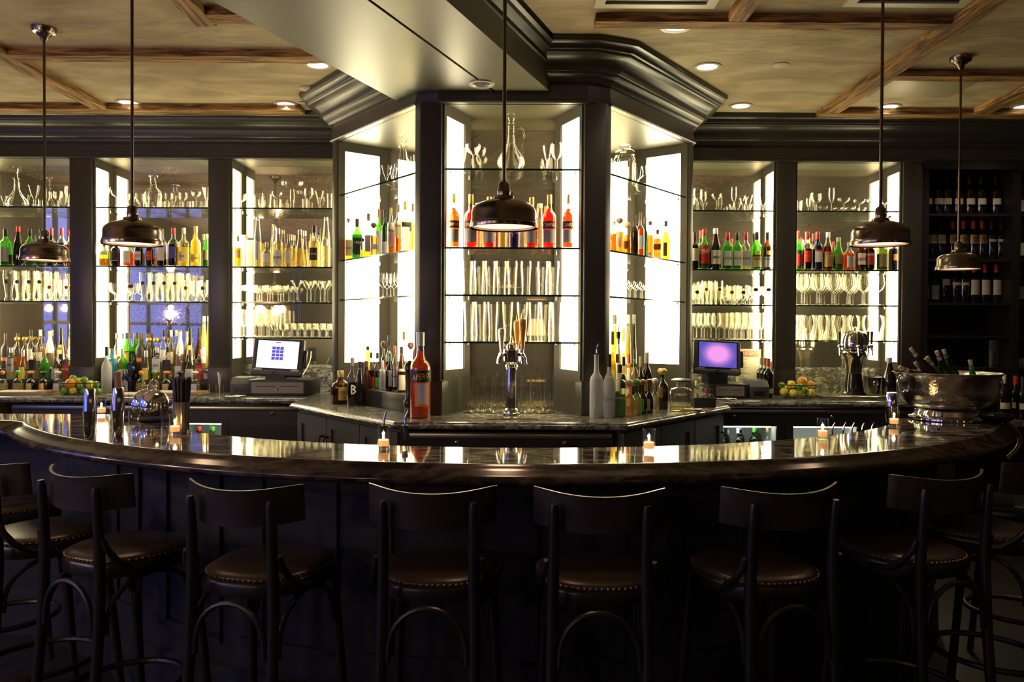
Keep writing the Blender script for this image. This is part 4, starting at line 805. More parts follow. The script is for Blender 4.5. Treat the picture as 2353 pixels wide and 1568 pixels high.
def branch(a0, z0, a1, z1, w_, d_):
    P = []
    for i in range(5): a = a0 + (a1 - a0) * i / 4; P.append((bx + rr * math.sin(a), Y - rr * math.cos(a), z0 + (z1 - z0) * i / 4))
    tm.tube(P, [w_ * (1 - .12 * i) for i in range(5)], 4)
    if d_ > 0:
        for k in range(3): branch(a1, z1, a1 + random.uniform(-.45, .45), z1 + random.uniform(.008, .020), w_ * .6, d_ - 1)
branch(-.50, CT + .015, -.30, CT + .09, .0026, 0); branch(-.30, CT + .09, .1, CT + .125, .0015, 3); branch(-.30, CT + .09, -.25, CT + .13, .0015, 3); branch(-.30, CT + .09, -.6, CT + .12, .0013, 2)
tr2 = tm.build('etched_tree', cm('white')); tr2.parent = bpy.data.objects[[o.name for o in COL.objects if o.get('label', '').startswith('tall frosted vodka bottle with etched bare')][0]]; tr2.matrix_parent_inverse = Matrix.Translation((-bx, -Y, -CT))
bottle(at(1399, 900, Y).x, Y, CT, at(1399, 814, Y).z - CT, .070, 'squat', 'frost', None, .5, 'black', [Lb(.62, .66, 'cream', 1.2)], 'Cîroc'[:1] + 'iroc', 'grey', .03, .3, label='frosted vodka bottle with black cap beside the etched-tree bottle')
Y = 4.62
bottle(at(1424, 900, Y).x, Y, CT, at(1424, 838, Y).z - CT, .068, 'square', 'clear', 'green', .44, 'black', [Lb(.08, .40, 'dgreen', .7)], 'CHARTREUSE', 'cream', .012, .37, label='clear bottle half full of green liqueur with dark green label', rz=R(-10))
Y = 4.98; X = at(1565, 900, Y).x
bottle(X, Y, CT, at(1565, 869, Y).z - CT, .135, 'square', 'clear', 'gold', .12, 'black', (), 'DUMANTE', 'white', .016, .52, captype='mush', label='low square clear bottle beside the small black bottle tray', rz=R(-15))
# tray of miniature bottles
X, Y = at(1616, 915, 5.25).x, 5.25; t = thing('bottle_tray', 'small black open box holding miniature bottles by the purple-screen till', 'tray', (X, Y, CT))
m = MB().box(-.07, .07, -.05, -.044, 0, .062).box(-.07, .07, .044, .05, 0, .062).box(-.07, -.064, -.044, .044, 0, .062).box(.064, .07, -.044, .044, 0, .062).box(-.064, .064, -.044, .044, 0, .006); m.build('box', BLACKP, t, smooth=False)
for i, (dx, h, g_, c_) in enumerate(((-.045, .165, 'clear', 'yellow'), (-.015, .12, 'clear', 'grey'), (.018, .115, 'clear', 'red'), (.046, .11, 'brown', 'black'))): bottle(X + dx, Y, CT + .007, h, .032, 'squat', g_, 'gold' if i == 0 else None, .6, c_, [Lb(.2, .5, 'silver', .8)], label='miniature bottle with %s cap in the small black tray' % c_)

# ================================================================ glassware
G = {}
def gp(k, prof, seg=20, wave=0): G[k] = (prof, seg, wave, max(r for r, z in prof), max(z for r, z in prof))
gp('wine', [(0, 0), (.033, 0), (.034, .003), (.012, .007), (.004, .015), (.0035, .085), (.010, .093), (.028, .108), (.038, .130), (.040, .152), (.037, .185), (.032, .215)])
gp('flute', [(0, 0), (.031, 0), (.032, .003), (.010, .007), (.0035, .015), (.0035, .075), (.010, .083), (.020, .10), (.0265, .13), (.0275, .16), (.026, .19), (.0245, .212)])
gp('martini', [(0, 0), (.034, 0), (.035, .003), (.010, .006), (.0035, .013), (.0035, .098), (.006, .103), (.052, .168)])
gp('coupe', [(0, 0), (.030, 0), (.031, .003), (.010, .006), (.0035, .013), (.0035, .080), (.010, .086), (.030, .098), (.040, .115), (.042, .135)])
gp('goblet', [(0, 0), (.030, 0), (.031, .004), (.010, .008), (.0055, .02), (.007, .045), (.0055, .065), (.012, .072), (.030, .090), (.036, .11), (.035, .14), (.033, .16)], 18, .03)
gp('vee', [(0, 0), (.027, 0), (.028, .004), (.008, .01), (.006, .03), (.010, .045), (.006, .055), (.012, .065), (.026, .10), (.040, .155)], 18, .02)
gp('pilsner', [(0, 0), (.024, 0), (.026, .004), (.026, .018), (.024, .024), (.0255, .06), (.029, .13), (.032, .17), (.031, .197)])
gp('tall', [(0, 0), (.024, 0), (.025, .004), (.0245, .028), (.022, .032), (.024, .10), (.029, .17), (.031, .217)])
gp('footed', [(0, 0), (.032, 0), (.033, .004), (.027, .016), (.023, .022), (.0235, .045), (.027, .055), (.029, .08), (.031, .223)])
gp('weizen', [(0, 0), (.030, 0), (.031, .004), (.029, .02), (.022, .03), (.024, .06), (.031, .11), (.038, .16), (.040, .19), (.037, .235)])
gp('tulip', [(0, 0), (.030, 0), (.031, .004), (.012, .009), (.006, .02), (.006, .03), (.018, .04), (.033, .065), (.037, .09), (.033, .12), (.036, .165)])
gp('chalice', [(0, 0), (.035, 0), (.036, .004), (.012, .010), (.007, .03), (.009, .05), (.014, .058), (.040, .08), (.047, .11), (.045, .145)])
gp('carafe', [(0, 0), (.037, 0), (.040, .005), (.039, .03), (.030, .075), (.0195, .12), (.0185, .135), (.024, .17), (.031, .192)])
gp('highball', [(0, 0), (.028, 0), (.029, .003), (.0285, .012), (.031, .145)])
gp('tumbler', [(0, 0), (.030, 0), (.032, .004), (.032, .02), (.036, .09)], 18, .025)
gp('compote', [(0, 0), (.040, 0), (.042, .004), (.014, .012), (.012, .04), (.018, .08), (.016, .13), (.014, .15), (.03, .158), (.078, .175), (.085, .195), (.078, .22)], 28, .02)
_gm = {}
LOGO = mat('dark_badge', (.10, .03, .02), .5); LOGO2 = mat('red_badge', (.45, .06, .03), .5)
def glass(kind, x, y, z, h=None, wd=None, name=None, label='', group=None, logo=None, cat='glass'):
    prof, seg, wave, r, hh = G[kind]
    if kind not in _gm: _gm[kind] = MB().lathe(prof, seg, wave=wave).mesh(name, GL)
    o = ob(name, _gm[kind], None, (x, y, z), random.uniform(0, 6)); sz = (h or hh) / hh; sx = (wd / 2 / r) if wd else sz
    o.scale = (sx, sx, sz); tag(o, label, cat, group)
    if logo:
        zc = hh * (.62 if kind != 'chalice' else .8); q = rad_at(prof, zc); m = MB(); n = 10; vs = [(math.sin(-.45 + .9 * i / n) * (q + .001), -math.cos(-.45 + .9 * i / n) * (q + .001), zc + s_ * math.sqrt(max(0, 1 - ((i - n / 2) / (n / 2)) ** 2)) * .014) for s_ in (-1, 1) for i in range(n + 1)]
        m.add(vs, [(i, i + 1, n + 2 + i, n + 1 + i) for i in range(n)]); c_ = m.build('badge', logo, o, smooth=False); o.rotation_euler = (0, 0, 0)
    return o
NAMES = {'wine': 'wine_glass', 'flute': 'champagne_flute', 'martini': 'martini_glass', 'coupe': 'coupe_glass', 'goblet': 'crystal_goblet', 'vee': 'crystal_cordial_glass', 'pilsner': 'beer_glass', 'tall': 'tall_beer_glass', 'footed': 'footed_highball_glass',
         'weizen': 'wheat_beer_glass', 'tulip': 'tulip_beer_glass', 'chalice': 'beer_chalice', 'carafe': 'carafe', 'highball': 'highball_glass', 'tumbler': 'cut_tumbler', 'compote': 'crystal_compote'}
def singles(items, Yf, zb, where):
    items = sorted(items, key=lambda a: a[1])
    for i, (k, px, ty, *rest) in enumerate(items):
        wp = rest[0] if rest else None; dy = rest[1] if len(rest) > 1 else 0
        if callable(Yf): X, Y = Yf(px, dy)
        else: Y = Yf + dy; X = at(px, 600, Y).x
        h = at(px, ty, Y).z - zb
        glass(k, X, Y, zb, h, wp * Y / F / math.sqrt(1 + ((px - 1177) / F) ** 2) if wp else None, NAMES[k], 'clear %s, %s piece along, %s' % (NAMES[k].replace('_', ' '), NUM[i], where.replace('on the ', '')), 'crystal pieces ' + where)
def massed(k, pxs, Ys, zb, ty, Yref, where, logo=None, wp=None):
    r_ = (wp * Yref / F / 2) if wp else G[k][3] * (at(pxs[0], ty, Yref).z - zb) / G[k][4]
    lim = (4.975 if Yref < 5.5 else YM) - r_ - .003; stp = max(1.80 * r_, Ys[1] - Ys[0] if len(Ys) > 1 else 0); Ys = [Yref + stp * j for j in range(len(Ys)) if Yref + stp * j <= lim + .012] or [Yref]; Ys = [min(v, lim) for v in Ys]
    x0, x1 = at(min(pxs), 600, Yref).x, at(max(pxs), 600, Yref).x; n_ = max(1, min(len(pxs), int((x1 - x0) / (2.06 * r_)) + 1)); sp = (x1 - x0) / max(1, n_ - 1)
    even = (len(pxs) > n_ or sp < 2.06 * r_) and Yref > 5.5; n_ = n_ if Yref > 5.5 else len(pxs)
    for j, Y in enumerate(Ys):
        for i in range(n_):
            X = (x0 + sp * i if even else at(pxs[i], 600, Yref).x) + (.5 * min(sp, 2.3 * r_) if j % 2 else 0)
            if j % 2 and i == n_ - 1 and even: continue
            h = at(pxs[0], ty, Yref).z - zb
            glass(k, X, Y, zb, h, wp * Yref / F if wp else None, NAMES[k], 'clear %s, %s row, %s along, %s' % (NAMES[k].replace('_', ' '), ['front', 'second', 'third'][j], NUM[i], where.replace('on the ', '')), '%s row %s' % (NAMES[k].replace('_', ' '), where), (logo[i % len(logo)] if logo and j == 0 else None))
z1 = LV[0] + .005; z3 = LV[2] + .005; z4 = LV[3] + .005; Yg = 6.31
# centre bay
singles([('coupe', 1045, 350, 26), ('vee', 1063, 336, 20, .08), ('coupe', 1086, 333, 35), ('coupe', 1102, 341, 28, .09), ('vee', 1257, 334, 22), ('goblet', 1277, 329, 25, .02), ('vee', 1252, 366, 22, .12), ('goblet', 1310, 330, 24, 0)], 4.77, z1, 'on the top shelf of the centre bay')
massed('pilsner', [1074, 1101, 1127, 1152, 1177, 1209, 1247, 1273], [4.78], z3, 600, 4.76, 'on the third shelf of the centre bay')
massed('tall', [1078, 1104, 1133, 1167, 1201, 1229, 1254, 1279], [4.78], z4, 694, 4.76, 'on the lowest shelf of the centre bay')
massed('footed', [1077, 1108, 1130, 1147, 1199, 1215, 1232, 1247, 1264], [4.80], CT, 863, 4.80, 'on the counter behind the single beer column')
for i, px in enumerate((1092, 1120, 1222, 1255)): glass('footed', at(px, 900, 4.90).x, 4.90, CT, .223, None, NAMES['footed'], 'clear footed highball glass, back row, %s along, behind the single beer column' % NUM[i], 'footed highball glass row on the counter behind the single beer column')
# etched band on third-shelf glasses: printed pattern as a part
# angled bays
fa = onfront('al', .10); fb = onfront('ar', .10)
singles([('goblet', 864, 383, 16, .02), ('vee', 887, 381, 25), ('vee', 903, 386, 18, .12), ('goblet', 946, 357, 24, 0)], fa, z1, 'on the top shelf of the angled bay left of centre')
singles([('coupe', 857, 640, 24), ('wine', 880, 627, 22), ('wine', 897, 627, 22), ('wine', 914, 627, 20), ('wine', 929, 628, 20), ('wine', 944, 628, 20), ('wine', 889, 630, 20, .13), ('wine', 905, 630, 20, .13), ('wine', 921, 630, 20, .13)], fa, z3, 'on the lowest shelf of the angled bay left of centre')
singles([('coupe', 1407, 367, 30), ('goblet', 1399, 365, 20, .1), ('vee', 1462, 384, 18, .15)], fb, z1, 'on the top shelf of the angled bay right of centre')
singles([('martini', 1404, 618, 28, -.01), ('martini', 1425, 619, 28, -.01)], fb, z3, 'on the lowest shelf of the angled bay right of centre')
for j, dy in enumerate((.03, .12)):
    for px in (1402, 1416, 1430, 1443, 1457, 1471, 1485, 1499, 1514, 1530): X, Y = fb(px + j * 4, dy); glass('coupe', X, Y, z3, .115, .075, NAMES['coupe'], 'small coupe glass, %s row, %s along, beside the two martini glasses right of centre' % (('front', 'back')[j], NUM[(px - 1400) // 14]), 'small coupes of the angled bay right of centre')
# bay above the white-screen till
Wt = 'above the white-screen till'
singles([('goblet', 553, 445, 26), ('goblet', 578, 447, 18, .08), ('tumbler', 596, 452, 25), ('tumbler', 614, 446, 22), ('coupe', 634, 441, 24), ('tumbler', 637, 458, 19, .1), ('compote', 670, 415, 51), ('goblet', 709, 432, 22), ('vee', 734, 440, 22), ('highball', 700, 458, 12, .12), ('tumbler', 757, 445, 12)], Yg, z1, 'on the top shelf ' + Wt)
massed('coupe', [551, 567, 584, 601, 618, 635, 652], [6.30, 6.375, 6.45], z3, 655, 6.30, 'on the third shelf ' + Wt, wp=24)
massed('martini', [683, 714, 747], [6.30, 6.38, 6.46], z3, 645, 6.30, 'on the third shelf ' + Wt, wp=31)
massed('flute', [544, 560, 576, 592, 608, 624, 638], [6.31, 6.38, 6.45], z4, 711, 6.31, 'on the lowest shelf ' + Wt, wp=16)
massed('goblet', [634, 651, 668, 685, 702, 719, 736, 753], [6.29, 6.36], z4, 743, 6.29, 'on the lowest shelf ' + Wt, wp=15)
# second bay from the left
Wb = 'of the second bay'
singles([('vee', 242, 430, 26), ('coupe', 267, 438, 25), ('goblet', 290, 444, 19), ('goblet', 321, 445, 20), ('tumbler', 336, 450, 16, .08), ('goblet', 388, 444, 20), ('vee', 400, 450, 16, .06), ('goblet', 421, 443, 20), ('coupe', 451, 441, 24), ('vee', 475, 430, 22), ('tumbler', 375, 462, 13, .1), ('tumbler', 440, 463, 13, .1)], Yg, z1, 'on the top shelf ' + Wb)
massed('chalice', [231, 253, 272, 308], [6.30, 6.42], z3, 650, 6.30, 'on the third shelf ' + Wb, [None, None, LOGO, LOGO], 30)
massed('weizen', [331, 357, 381, 405], [6.30, 6.38, 6.46], z3, 626, 6.30, 'on the third shelf ' + Wb, [LOGO], 22)
massed('tulip', [430, 450, 469], [6.30, 6.38, 6.46], z3, 644, 6.30, 'on the third shelf ' + Wb, [LOGO2, LOGO], 20)
Wc = 'of the leftmost bay'
singles([('vee', 80, 427, 30), ('goblet', 110, 441, 20, .1), ('goblet', 134, 440, 23), ('goblet', 158, 427, 20), ('vee', 12, 450, 16), ('vee', 60, 448, 20, .1), ('tumbler', 95, 460, 14, .1)], Yg, z1, 'on the top shelf ' + Wc)
massed('weizen', [20, 45, 72, 96], [6.30, 6.38, 6.46], z3, 622, 6.30, 'on the third shelf ' + Wc, [LOGO], 24)
massed('tulip', [118, 138, 157], [6.30, 6.38, 6.46], z3, 642, 6.30, 'on the third shelf ' + Wc, [LOGO2], 20)
# right bays
Wd = 'above the purple-screen till'
singles([('goblet', 1577, 439, 16), ('wine', 1588, 455, 17, .08), ('goblet', 1602, 434, 22), ('goblet', 1615, 440, 14, .07), ('coupe', 1645, 446, 23), ('flute', 1685, 430, 15), ('vee', 1707, 455, 20), ('vee', 1718, 449, 23, .05), ('vee', 1752, 451, 25), ('vee', 1680, 470, 13, .12)], Yg, z1, 'on the top shelf ' + Wd)
massed('tulip', [1578, 1602, 1680, 1706], [6.30, 6.38, 6.46], z3, 655, 6.30, 'on the third shelf ' + Wd, [LOGO2, LOGO], 22)
massed('weizen', [1620, 1636, 1652], [6.30, 6.38, 6.46], z3, 645, 6.30, 'on the third shelf ' + Wd, [LOGO2, LOGO], 20)
massed('chalice', [1734, 1763], [6.30, 6.42], z3, 658, 6.30, 'on the third shelf ' + Wd, [LOGO], 26)
massed('wine', [1579, 1595, 1612, 1629, 1647], [6.30, 6.38, 6.46], z4, 719, 6.30, 'on the lowest shelf ' + Wd, wp=22)
massed('flute', [1687, 1700, 1713, 1726, 1739, 1752, 1765], [6.30, 6.37, 6.44], z4, 718, 6.30, 'on the lowest shelf ' + Wd, wp=15)
We = 'beside the wine rack'
singles([('tumbler', 1834, 461, 17), ('flute', 1856, 456, 13, .05), ('goblet', 1873, 444, 27), ('flute', 1909, 432, 16), ('coupe', 1937, 456, 28), ('coupe', 1973, 459, 28), ('coupe', 2004, 457, 30), ('coupe', 2032, 459, 24), ('coupe', 1925, 478, 20, .12), ('coupe', 1950, 478, 20, .12)], Yg, z1, 'on the top shelf ' + We)
massed('wine', [1843, 1868, 1895, 1922, 1949, 1977, 2018], [6.29, 6.385, 6.47], z3, 629, 6.29, 'on the third shelf ' + We, wp=29)
massed('carafe', [1838, 1877, 1908, 1945, 1979, 2010, 2033], [6.30, 6.40], z4, 724, 6.30, 'on the lowest shelf ' + We, wp=27)
massed('highball', [1840, 1862, 1880, 1903, 1920, 2000], [6.28, 6.38], CT, 852, 6.28, 'on the counter behind the two-handled beer tower')
# decanters and special pieces
def decanter(px, ty, Y, zb, prof, stop, label, wave=0, name='decanter', handle=None, seg=24):
    X = at(px, 600, Y).x; h = at(px, ty, Y).z - zb; k = h / max(z for r, z in stop)
    t = thing(name, label, 'decanter', (X, Y, zb)); t.scale = (k, k, k)
    MB().lathe(prof, seg, wave=wave).build('body', GL, t); MB().lathe(stop, 18, wave=wave).build('stopper', GL, t)
    if handle: MB().tube(handle, .0055, 8).build('handle', GL, t)
    return t
decanter(1173, 259, 4.78, z1, [(0, 0), (.05, 0), (.062, .006), (.083, .04), (.085, .06), (.075, .09), (.045, .13), (.026, .17), (.021, .22), (.020, .27), (.024, .275)], [(.018, .262), (.018, .285), (.024, .292), (.014, .30), (.020, .312), (.027, .330), (.022, .348), (0, .355)],
         'large round-bellied clear decanter with looped handle and ball stopper on top centre shelf', handle=[(.022, 0, .262), (.05, 0, .268), (.072, 0, .25), (.080, 0, .21), (.075, 0, .17), (.062, 0, .14), (.055, 0, .125)])
X, Y = fa(925, .03); p = proj((X, Y, z1)); decanter(925, 309, Y, z1, [(0, 0), (.045, 0), (.052, .005), (.056, .05), (.045, .10), (.022, .14), (.018, .19), (.026, .20)], [(.015, .19), (.024, .205), (.012, .215), (.026, .235), (.018, .258), (0, .265)], 'cut crystal decanter with ball stopper on the top shelf left of centre', wave=.05)
X, Y = fb(1434, .06); decanter(1434, 331, Y, z1, [(0, 0), (.06, 0), (.067, .006), (.067, .15), (.055, .175), (.048, .18)], [(.05, .18), (.056, .185), (.056, .205), (.045, .215), (.022, .222), (.034, .235), (.030, .245), (0, .25)], 'big ribbed glass jar with domed lid on the top shelf right of centre', wave=.05, name='glass_jar', seg=40)
X, Y = fb(1484, .03); decanter(1484, 381, Y, z1, [(0, 0), (.045, 0), (.055, .012), (.058, .035), (.045, .065), (.022, .085), (.02, .11), (.028, .138)], [(.012, .12), (.02, .139), (0, .14)], 'short-necked cut crystal carafe on the top shelf right of centre', wave=.04)
decanter(352, 402, Yg, z1, [(0, 0), (.045, 0), (.050, .006), (.060, .075), (.062, .10), (.050, .125), (.025, .15), (.019, .20), (.022, .21)], [(.016, .20), (.020, .222), (.034, .228), (.032, .24), (0, .243)], 'plain clear decanter with flat stopper on the top shelf of the second bay')
decanter(38, 383, Yg, z1, [(0, 0), (.05, 0), (.066, .008), (.078, .03), (.07, .05), (.035, .095), (.020, .13), (.017, .20), (.024, .215)], [(.014, .21), (.014, .25), (.030, .285), (.026, .30), (0, .303)], 'long-necked cut crystal decanter with flared stopper in the leftmost bay', wave=.05)

# settle neighbours so that no two bases share the same spot
def settle():
    its = []
    for o in COL.objects:
        if o.parent or o.get('category') not in ('bottle', 'glass', 'decanter') or abs(o.rotation_euler.x) > .01: continue
        ms = [o] if o.type == 'MESH' else [c for c in o.children if c.type == 'MESH']
        if not ms: continue
        r = max(max(abs(v.co.x) for v in m.data.vertices) for m in ms[:1]) * o.scale.x
        its.append([o, r, Vector(o.location[:2]), o.location.z])
    for it in range(60):
        moved = 0
        for i in range(len(its)):
            a = its[i]
            for b_ in its[i + 1:]:
                if abs(a[3] - b_[3]) > .05 or abs(a[0].location.x - b_[0].location.x) > .2: continue
                d_ = Vector((a[0].location.x - b_[0].location.x, a[0].location.y - b_[0].location.y)); L_ = d_.length; need = (a[1] + b_[1]) * 1.01
                if L_ < need:
                    if L_ < 1e-4: d_ = Vector((.001, .001)); L_ = d_.length
                    v = Vector((d_.x * .6, d_.y + (.3 * L_ if d_.y >= 0 else -.3 * L_))); v = v / v.length * (need - L_) * .5
                    for q, s_ in ((a, 1), (b_, -1)):
                        o = q[0]; o.location.x += v.x * s_; o.location.y += v.y * s_; m_ = .030
                        o.location.x = min(max(o.location.x, q[2].x - .014), q[2].x + .014); o.location.y = min(max(o.location.y, q[2].y - m_), q[2].y + m_ * 1.6)
                        if 1.06 < q[3] < 1.3: o.location.y = min(max(o.location.y, q[2].y - .012), q[2].y + .012)
                        elif abs(o.location.x) > 1.3 and q[2].y > 6.2 and q[3] > 1.06: o.location.y = min(max(o.location.y, 6.262 + 0 * q[1]), YM - .012 - q[1])
                        elif abs(o.location.x) < .42 and q[3] > 1.4: o.location.y = min(max(o.location.y, 4.70 + q[1]), 4.972 - q[1])
                    moved += 1
        if not moved: break
settle()
# ================================================================ pendants over the bar
def pendant(px, py, Y, label):
    p = at(px, py, Y); z = p.z; s_ = 1.0
    t = thing('dome_pendant', label, 'pendant lamp', (p.x, Y, z), group='domed bronze pendants over the bar')
    r = .121
    prof = [(r + .001, .0), (r + .002, .004), (r + .002, .014), (r - .001, .018), (r - .001, .024), (r - .003, .027), (r - .004, .056), (r - .006, .064), (r - .010, .072), (.104, .080), (.095, .086), (.084, .091), (.070, .096), (.052, .101), (.037, .106), (.036, .114), (.030, .117), (.022, .118)]
    MB().lathe(prof, 48).build('lamp_shade', BRASS, t, ang=35)
    MB().lathe([(r - .008, .004), (r - .009, .058), (.085, .082)], 40).build('shade_lining', mat('shade_lining', (.55, .40, .28), .3, .6), t)
    MB().lathe([(0, .006), (.03, .0075), (r - .012, .010)], 48).build('ribbed_lens', LENS, t)
    MB().lathe([(.0215, .117), (.0228, .128), (.0228, .136), (.0212, .139), (.0205, .158), (.014, .166), (.0078, .168), (.0075, .175)], 28).build('socket_cup', BRASS, t)
    MB().tube([(.026, -.020, .118), (.034, -.026, .122)], .004, 8).build('thumb_screw', BRASS, t)
    MB().tube([(0, 0, .17), (0, 0, H - z - .05)], .0068, 10).build('stem', mat('bronze_stem', (.16, .11, .085), .28, 1), t)
    c = H - z; MB().lathe([(.0075, c - .075), (.014, c - .068), (.024, c - .045), (.034, c - .040), (.040, c - .030), (.055, c - .026), (.062, c - .012), (.064, c)], 28).build('canopy', BRASS, t)
    lamp('SPOT', (p.x, Y, z - .01), 4.5, (1, .62, .36), size=.08, spot=R(125), blend=1)
pendant(1157.5, 525, 2.91, 'centre bronze dome pendant hanging in front of the red bottles')
pendant(304, 563, 3.445, 'second bronze dome pendant from the left, over the shakers')
pendant(103, 600, 4.39, 'leftmost bronze dome pendant with its ceiling canopy in view')
pendant(2022, 564, 3.50, 'bronze dome pendant in front of the bay beside the wine rack')
pendant(2202, 620, 4.77, 'rightmost bronze dome pendant in front of the wine rack')

# ================================================================ bar stools
def stool():
    t = thing('bar_stool', '', 'bar stool')
    sh = []   # seat outline: rounded, wider in front
    for k in range(40):
        a = 2 * PI * k / 40; c_, s_ = math.cos(a), math.sin(a); q = (abs(c_) ** 2.6 + abs(s_) ** 2.6) ** (-1 / 2.6)
        x, y = .192 * q * c_, .195 * q * s_; x *= 1 + .10 * (y / .195) * 1.0; sh.append((x, y))
    def ring(scale, z): return [(x * scale, y * scale, z) for x, y in sh]
    def stack(rings):
        m = MB(); vs = [v for r_ in rings for v in r_]; n = len(sh); fs = []
        for i in range(len(rings) - 1):
            for k in range(n): fs.append((i * n + k, i * n + (k + 1) % n, (i + 1) * n + (k + 1) % n, (i + 1) * n + k))
        fs += [tuple(reversed(range(n))), tuple((len(rings) - 1) * n + k for k in range(n))]; return m.add(vs, fs)
    zs = .775
    stack([ring(.93, zs - .050), ring(.99, zs - .046), ring(1.0, zs - .035), ring(1.0, zs - .012), ring(.985, zs - .004), ring(.96, zs)]).build('seat_ring', STOOL, t)
    stack([ring(.955, zs - .002), ring(.965, zs + .004), ring(.957, zs + .010), ring(.91, zs + .0165), ring(.78, zs + .021), ring(.5, zs + .0245), ring(.2, zs + .0255)]).build('seat_pad', LEATHER, t, ang=60)
    nm = MB(); L_ = 0; pts = []
    for k in range(240): pts.append(None)
    n_ = 62
    for i in range(n_):
        f = i / n_ * 40; k = int(f); g = f - k; a, b_ = sh[k], sh[(k + 1) % 40]; x, y = a[0] + (b_[0] - a[0]) * g, a[1] + (b_[1] - a[1]) * g
        nm.ball((x * .972, y * .972, zs + .006), .0046, 6)
    o = nm.build('nailhead_trim', NAIL, t); o['kind'] = 'stuff'
    # backrest: curved plywood board
    m = MB(); rows = 5; n = 22; zt, zb_ = 1.080, .965; vs = []; fs = []
    for side in (0, 1):
        for j in range(rows + 1):
            z = zb_ + (zt - zb_) * j / rows
            for i in range(n + 1):
                u = -1 + 2 * i / n; x = .197 * u; y = -.228 + .092 * abs(u) ** 2.2 - (z - zb_) * .08 + (.011 if side else 0)
                zz = z + (.0 if j else .0) + (0.012 * (1 - u * u) * (-1 if j == 0 else 0))
                if j == rows: zz = z - .016 * (1 - u * u) - .004 * abs(u) ** 8
                vs.append((x, y, zz))
    W_ = (rows + 1) * (n + 1)
    for j in range(rows):
        for i in range(n):
            a = j * (n + 1) + i; fs.append((a, a + 1, a + n + 2, a + n + 1)); a += W_; fs.append((a + 1, a, a + n + 1, a + n + 2))
    for i in range(n): a = rows * (n + 1) + i; fs.append((a, a + 1, a + 1 + W_, a + W_)); a = i; fs.append((a + 1, a, a + W_, a + 1 + W_))
    for j in range(rows): a = j * (n + 1); fs.append((a, a + n + 1, a + n + 1 + W_, a + W_)); a = a + n; fs.append((a + n + 1, a, a + W_, a + n + 1 + W_))
    m.add(vs, fs); m.build('backrest', CREST, t, ang=50)
    for s in (-1, 1):   # rear legs run up to hold the backrest
        pa = [(s * .150, -.262, 0), (s * .145, -.246, .25), (s * .140, -.220, .55), (s * .138, -.212, .72), (s * .136, -.212, .83), (s * .135, -.218, .95), (s * .135, -.224, 1.02), (s * .135, -.226, 1.040)]
        MB().tube(pa, [.015, .0165, .0175, .018, .0175, .016, .0145, .010], 12, up=(0, 1, 0)).build('leg', STOOL, t)
        pf = [(s * .185, .215, 0), (s * .172, .185, .35), (s * .160, .160, .60), (s * .155, .150, .735)]
        MB().tube(pf, [.014, .016, .017, .018], 12, up=(0, 1, 0)).build('leg', STOOL, t)
        # little curved bracket from post to seat side
        MB().tube([(s * .156, -.214, .872), (s * .162, -.206, .840), (s * .174, -.175, .795), (s * .188, -.125, .760), (s * .193, -.045, .748)], [.010, .0115, .0115, .011, .010], 10).build('side_bracket', STOOL, t)
    def arch(a, b_, zt_, out):
        a, b_ = Vector(a), Vector(b_); o_ = Vector(out); P = []
        for i in range(15):
            f = i / 14; ang_ = PI * f; c = (a + b_) / 2; r_ = (b_ - a) / 2
            P.append(c - r_ * math.cos(ang_) + Vector((0, 0, (zt_ - a.z) * math.sin(ang_) ** .75)) + o_ * 0)
        MB().tube(P, .0088, 8).build('arched_brace', STOOL, t)
    arch((-.118, -.225, .56), (.118, -.225, .56), .722, (0, 0, 0)); arch((-.142, .162, .56), (.142, .162, .56), .722, (0, 0, 0))
    for s in (-1, 1): arch((s * .148, -.20, .56), (s * .160, .14, .56), .722, (0, 0, 0))
    P = [(.180 * math.cos(2 * PI * i / 36), -.02 + .215 * math.sin(2 * PI * i / 36), .30) for i in range(36)]
    MB().tube(P, .012, 8, closed=True).build('foot_ring', STOOL, t)
    return t
st0 = stool(); G_ST = 'black bentwood bar stools along the bar'
def stool_at(x, y, deg, label, first=[True]):
    if first[0]: first[0] = False; st0.location = (x, y, 0); st0.rotation_euler = (0, 0, R(-deg)); st0['label'] = label; st0['group'] = G_ST; return st0
    return copy_tree(st0, (x, y, 0), R(-deg), label, G_ST)
stool_at(-.23, 2.591, 4, 'dark bar stool just left of the middle of the bar, upright and seen from behind')
stool_at(.272, 2.56, 3, 'dark bar stool just right of the middle of the bar, seen from behind')
stool_at(-.79, 2.621, 13.5, 'dark bar stool turned slightly, with an empty gap of bar to its right')
stool_at(-1.345, 2.815, 26, 'dark bar stool whose backrest end curls up toward the bar nosing at left')
stool_at(-1.761, 3.02, 35, 'dark bar stool behind and left of the one with the curled backrest end')
stool_at(-2.17, 3.46, 45, 'dark bar stool cut off by the left picture edge, farthest along the bar')
stool_at(.80, 2.618, -12.6, 'dark bar stool under the candle at the purple-screen till side')
stool_at(1.398, 2.853, -18, 'dark bar stool third from the right, below the bar in front of the silver bucket')
stool_at(1.86, 3.14, -36, 'dark bar stool second from the right, its seat showing behind another backrest')
stool_at(2.27, 3.61, -48, 'dark bar stool at the right picture edge, farthest back')

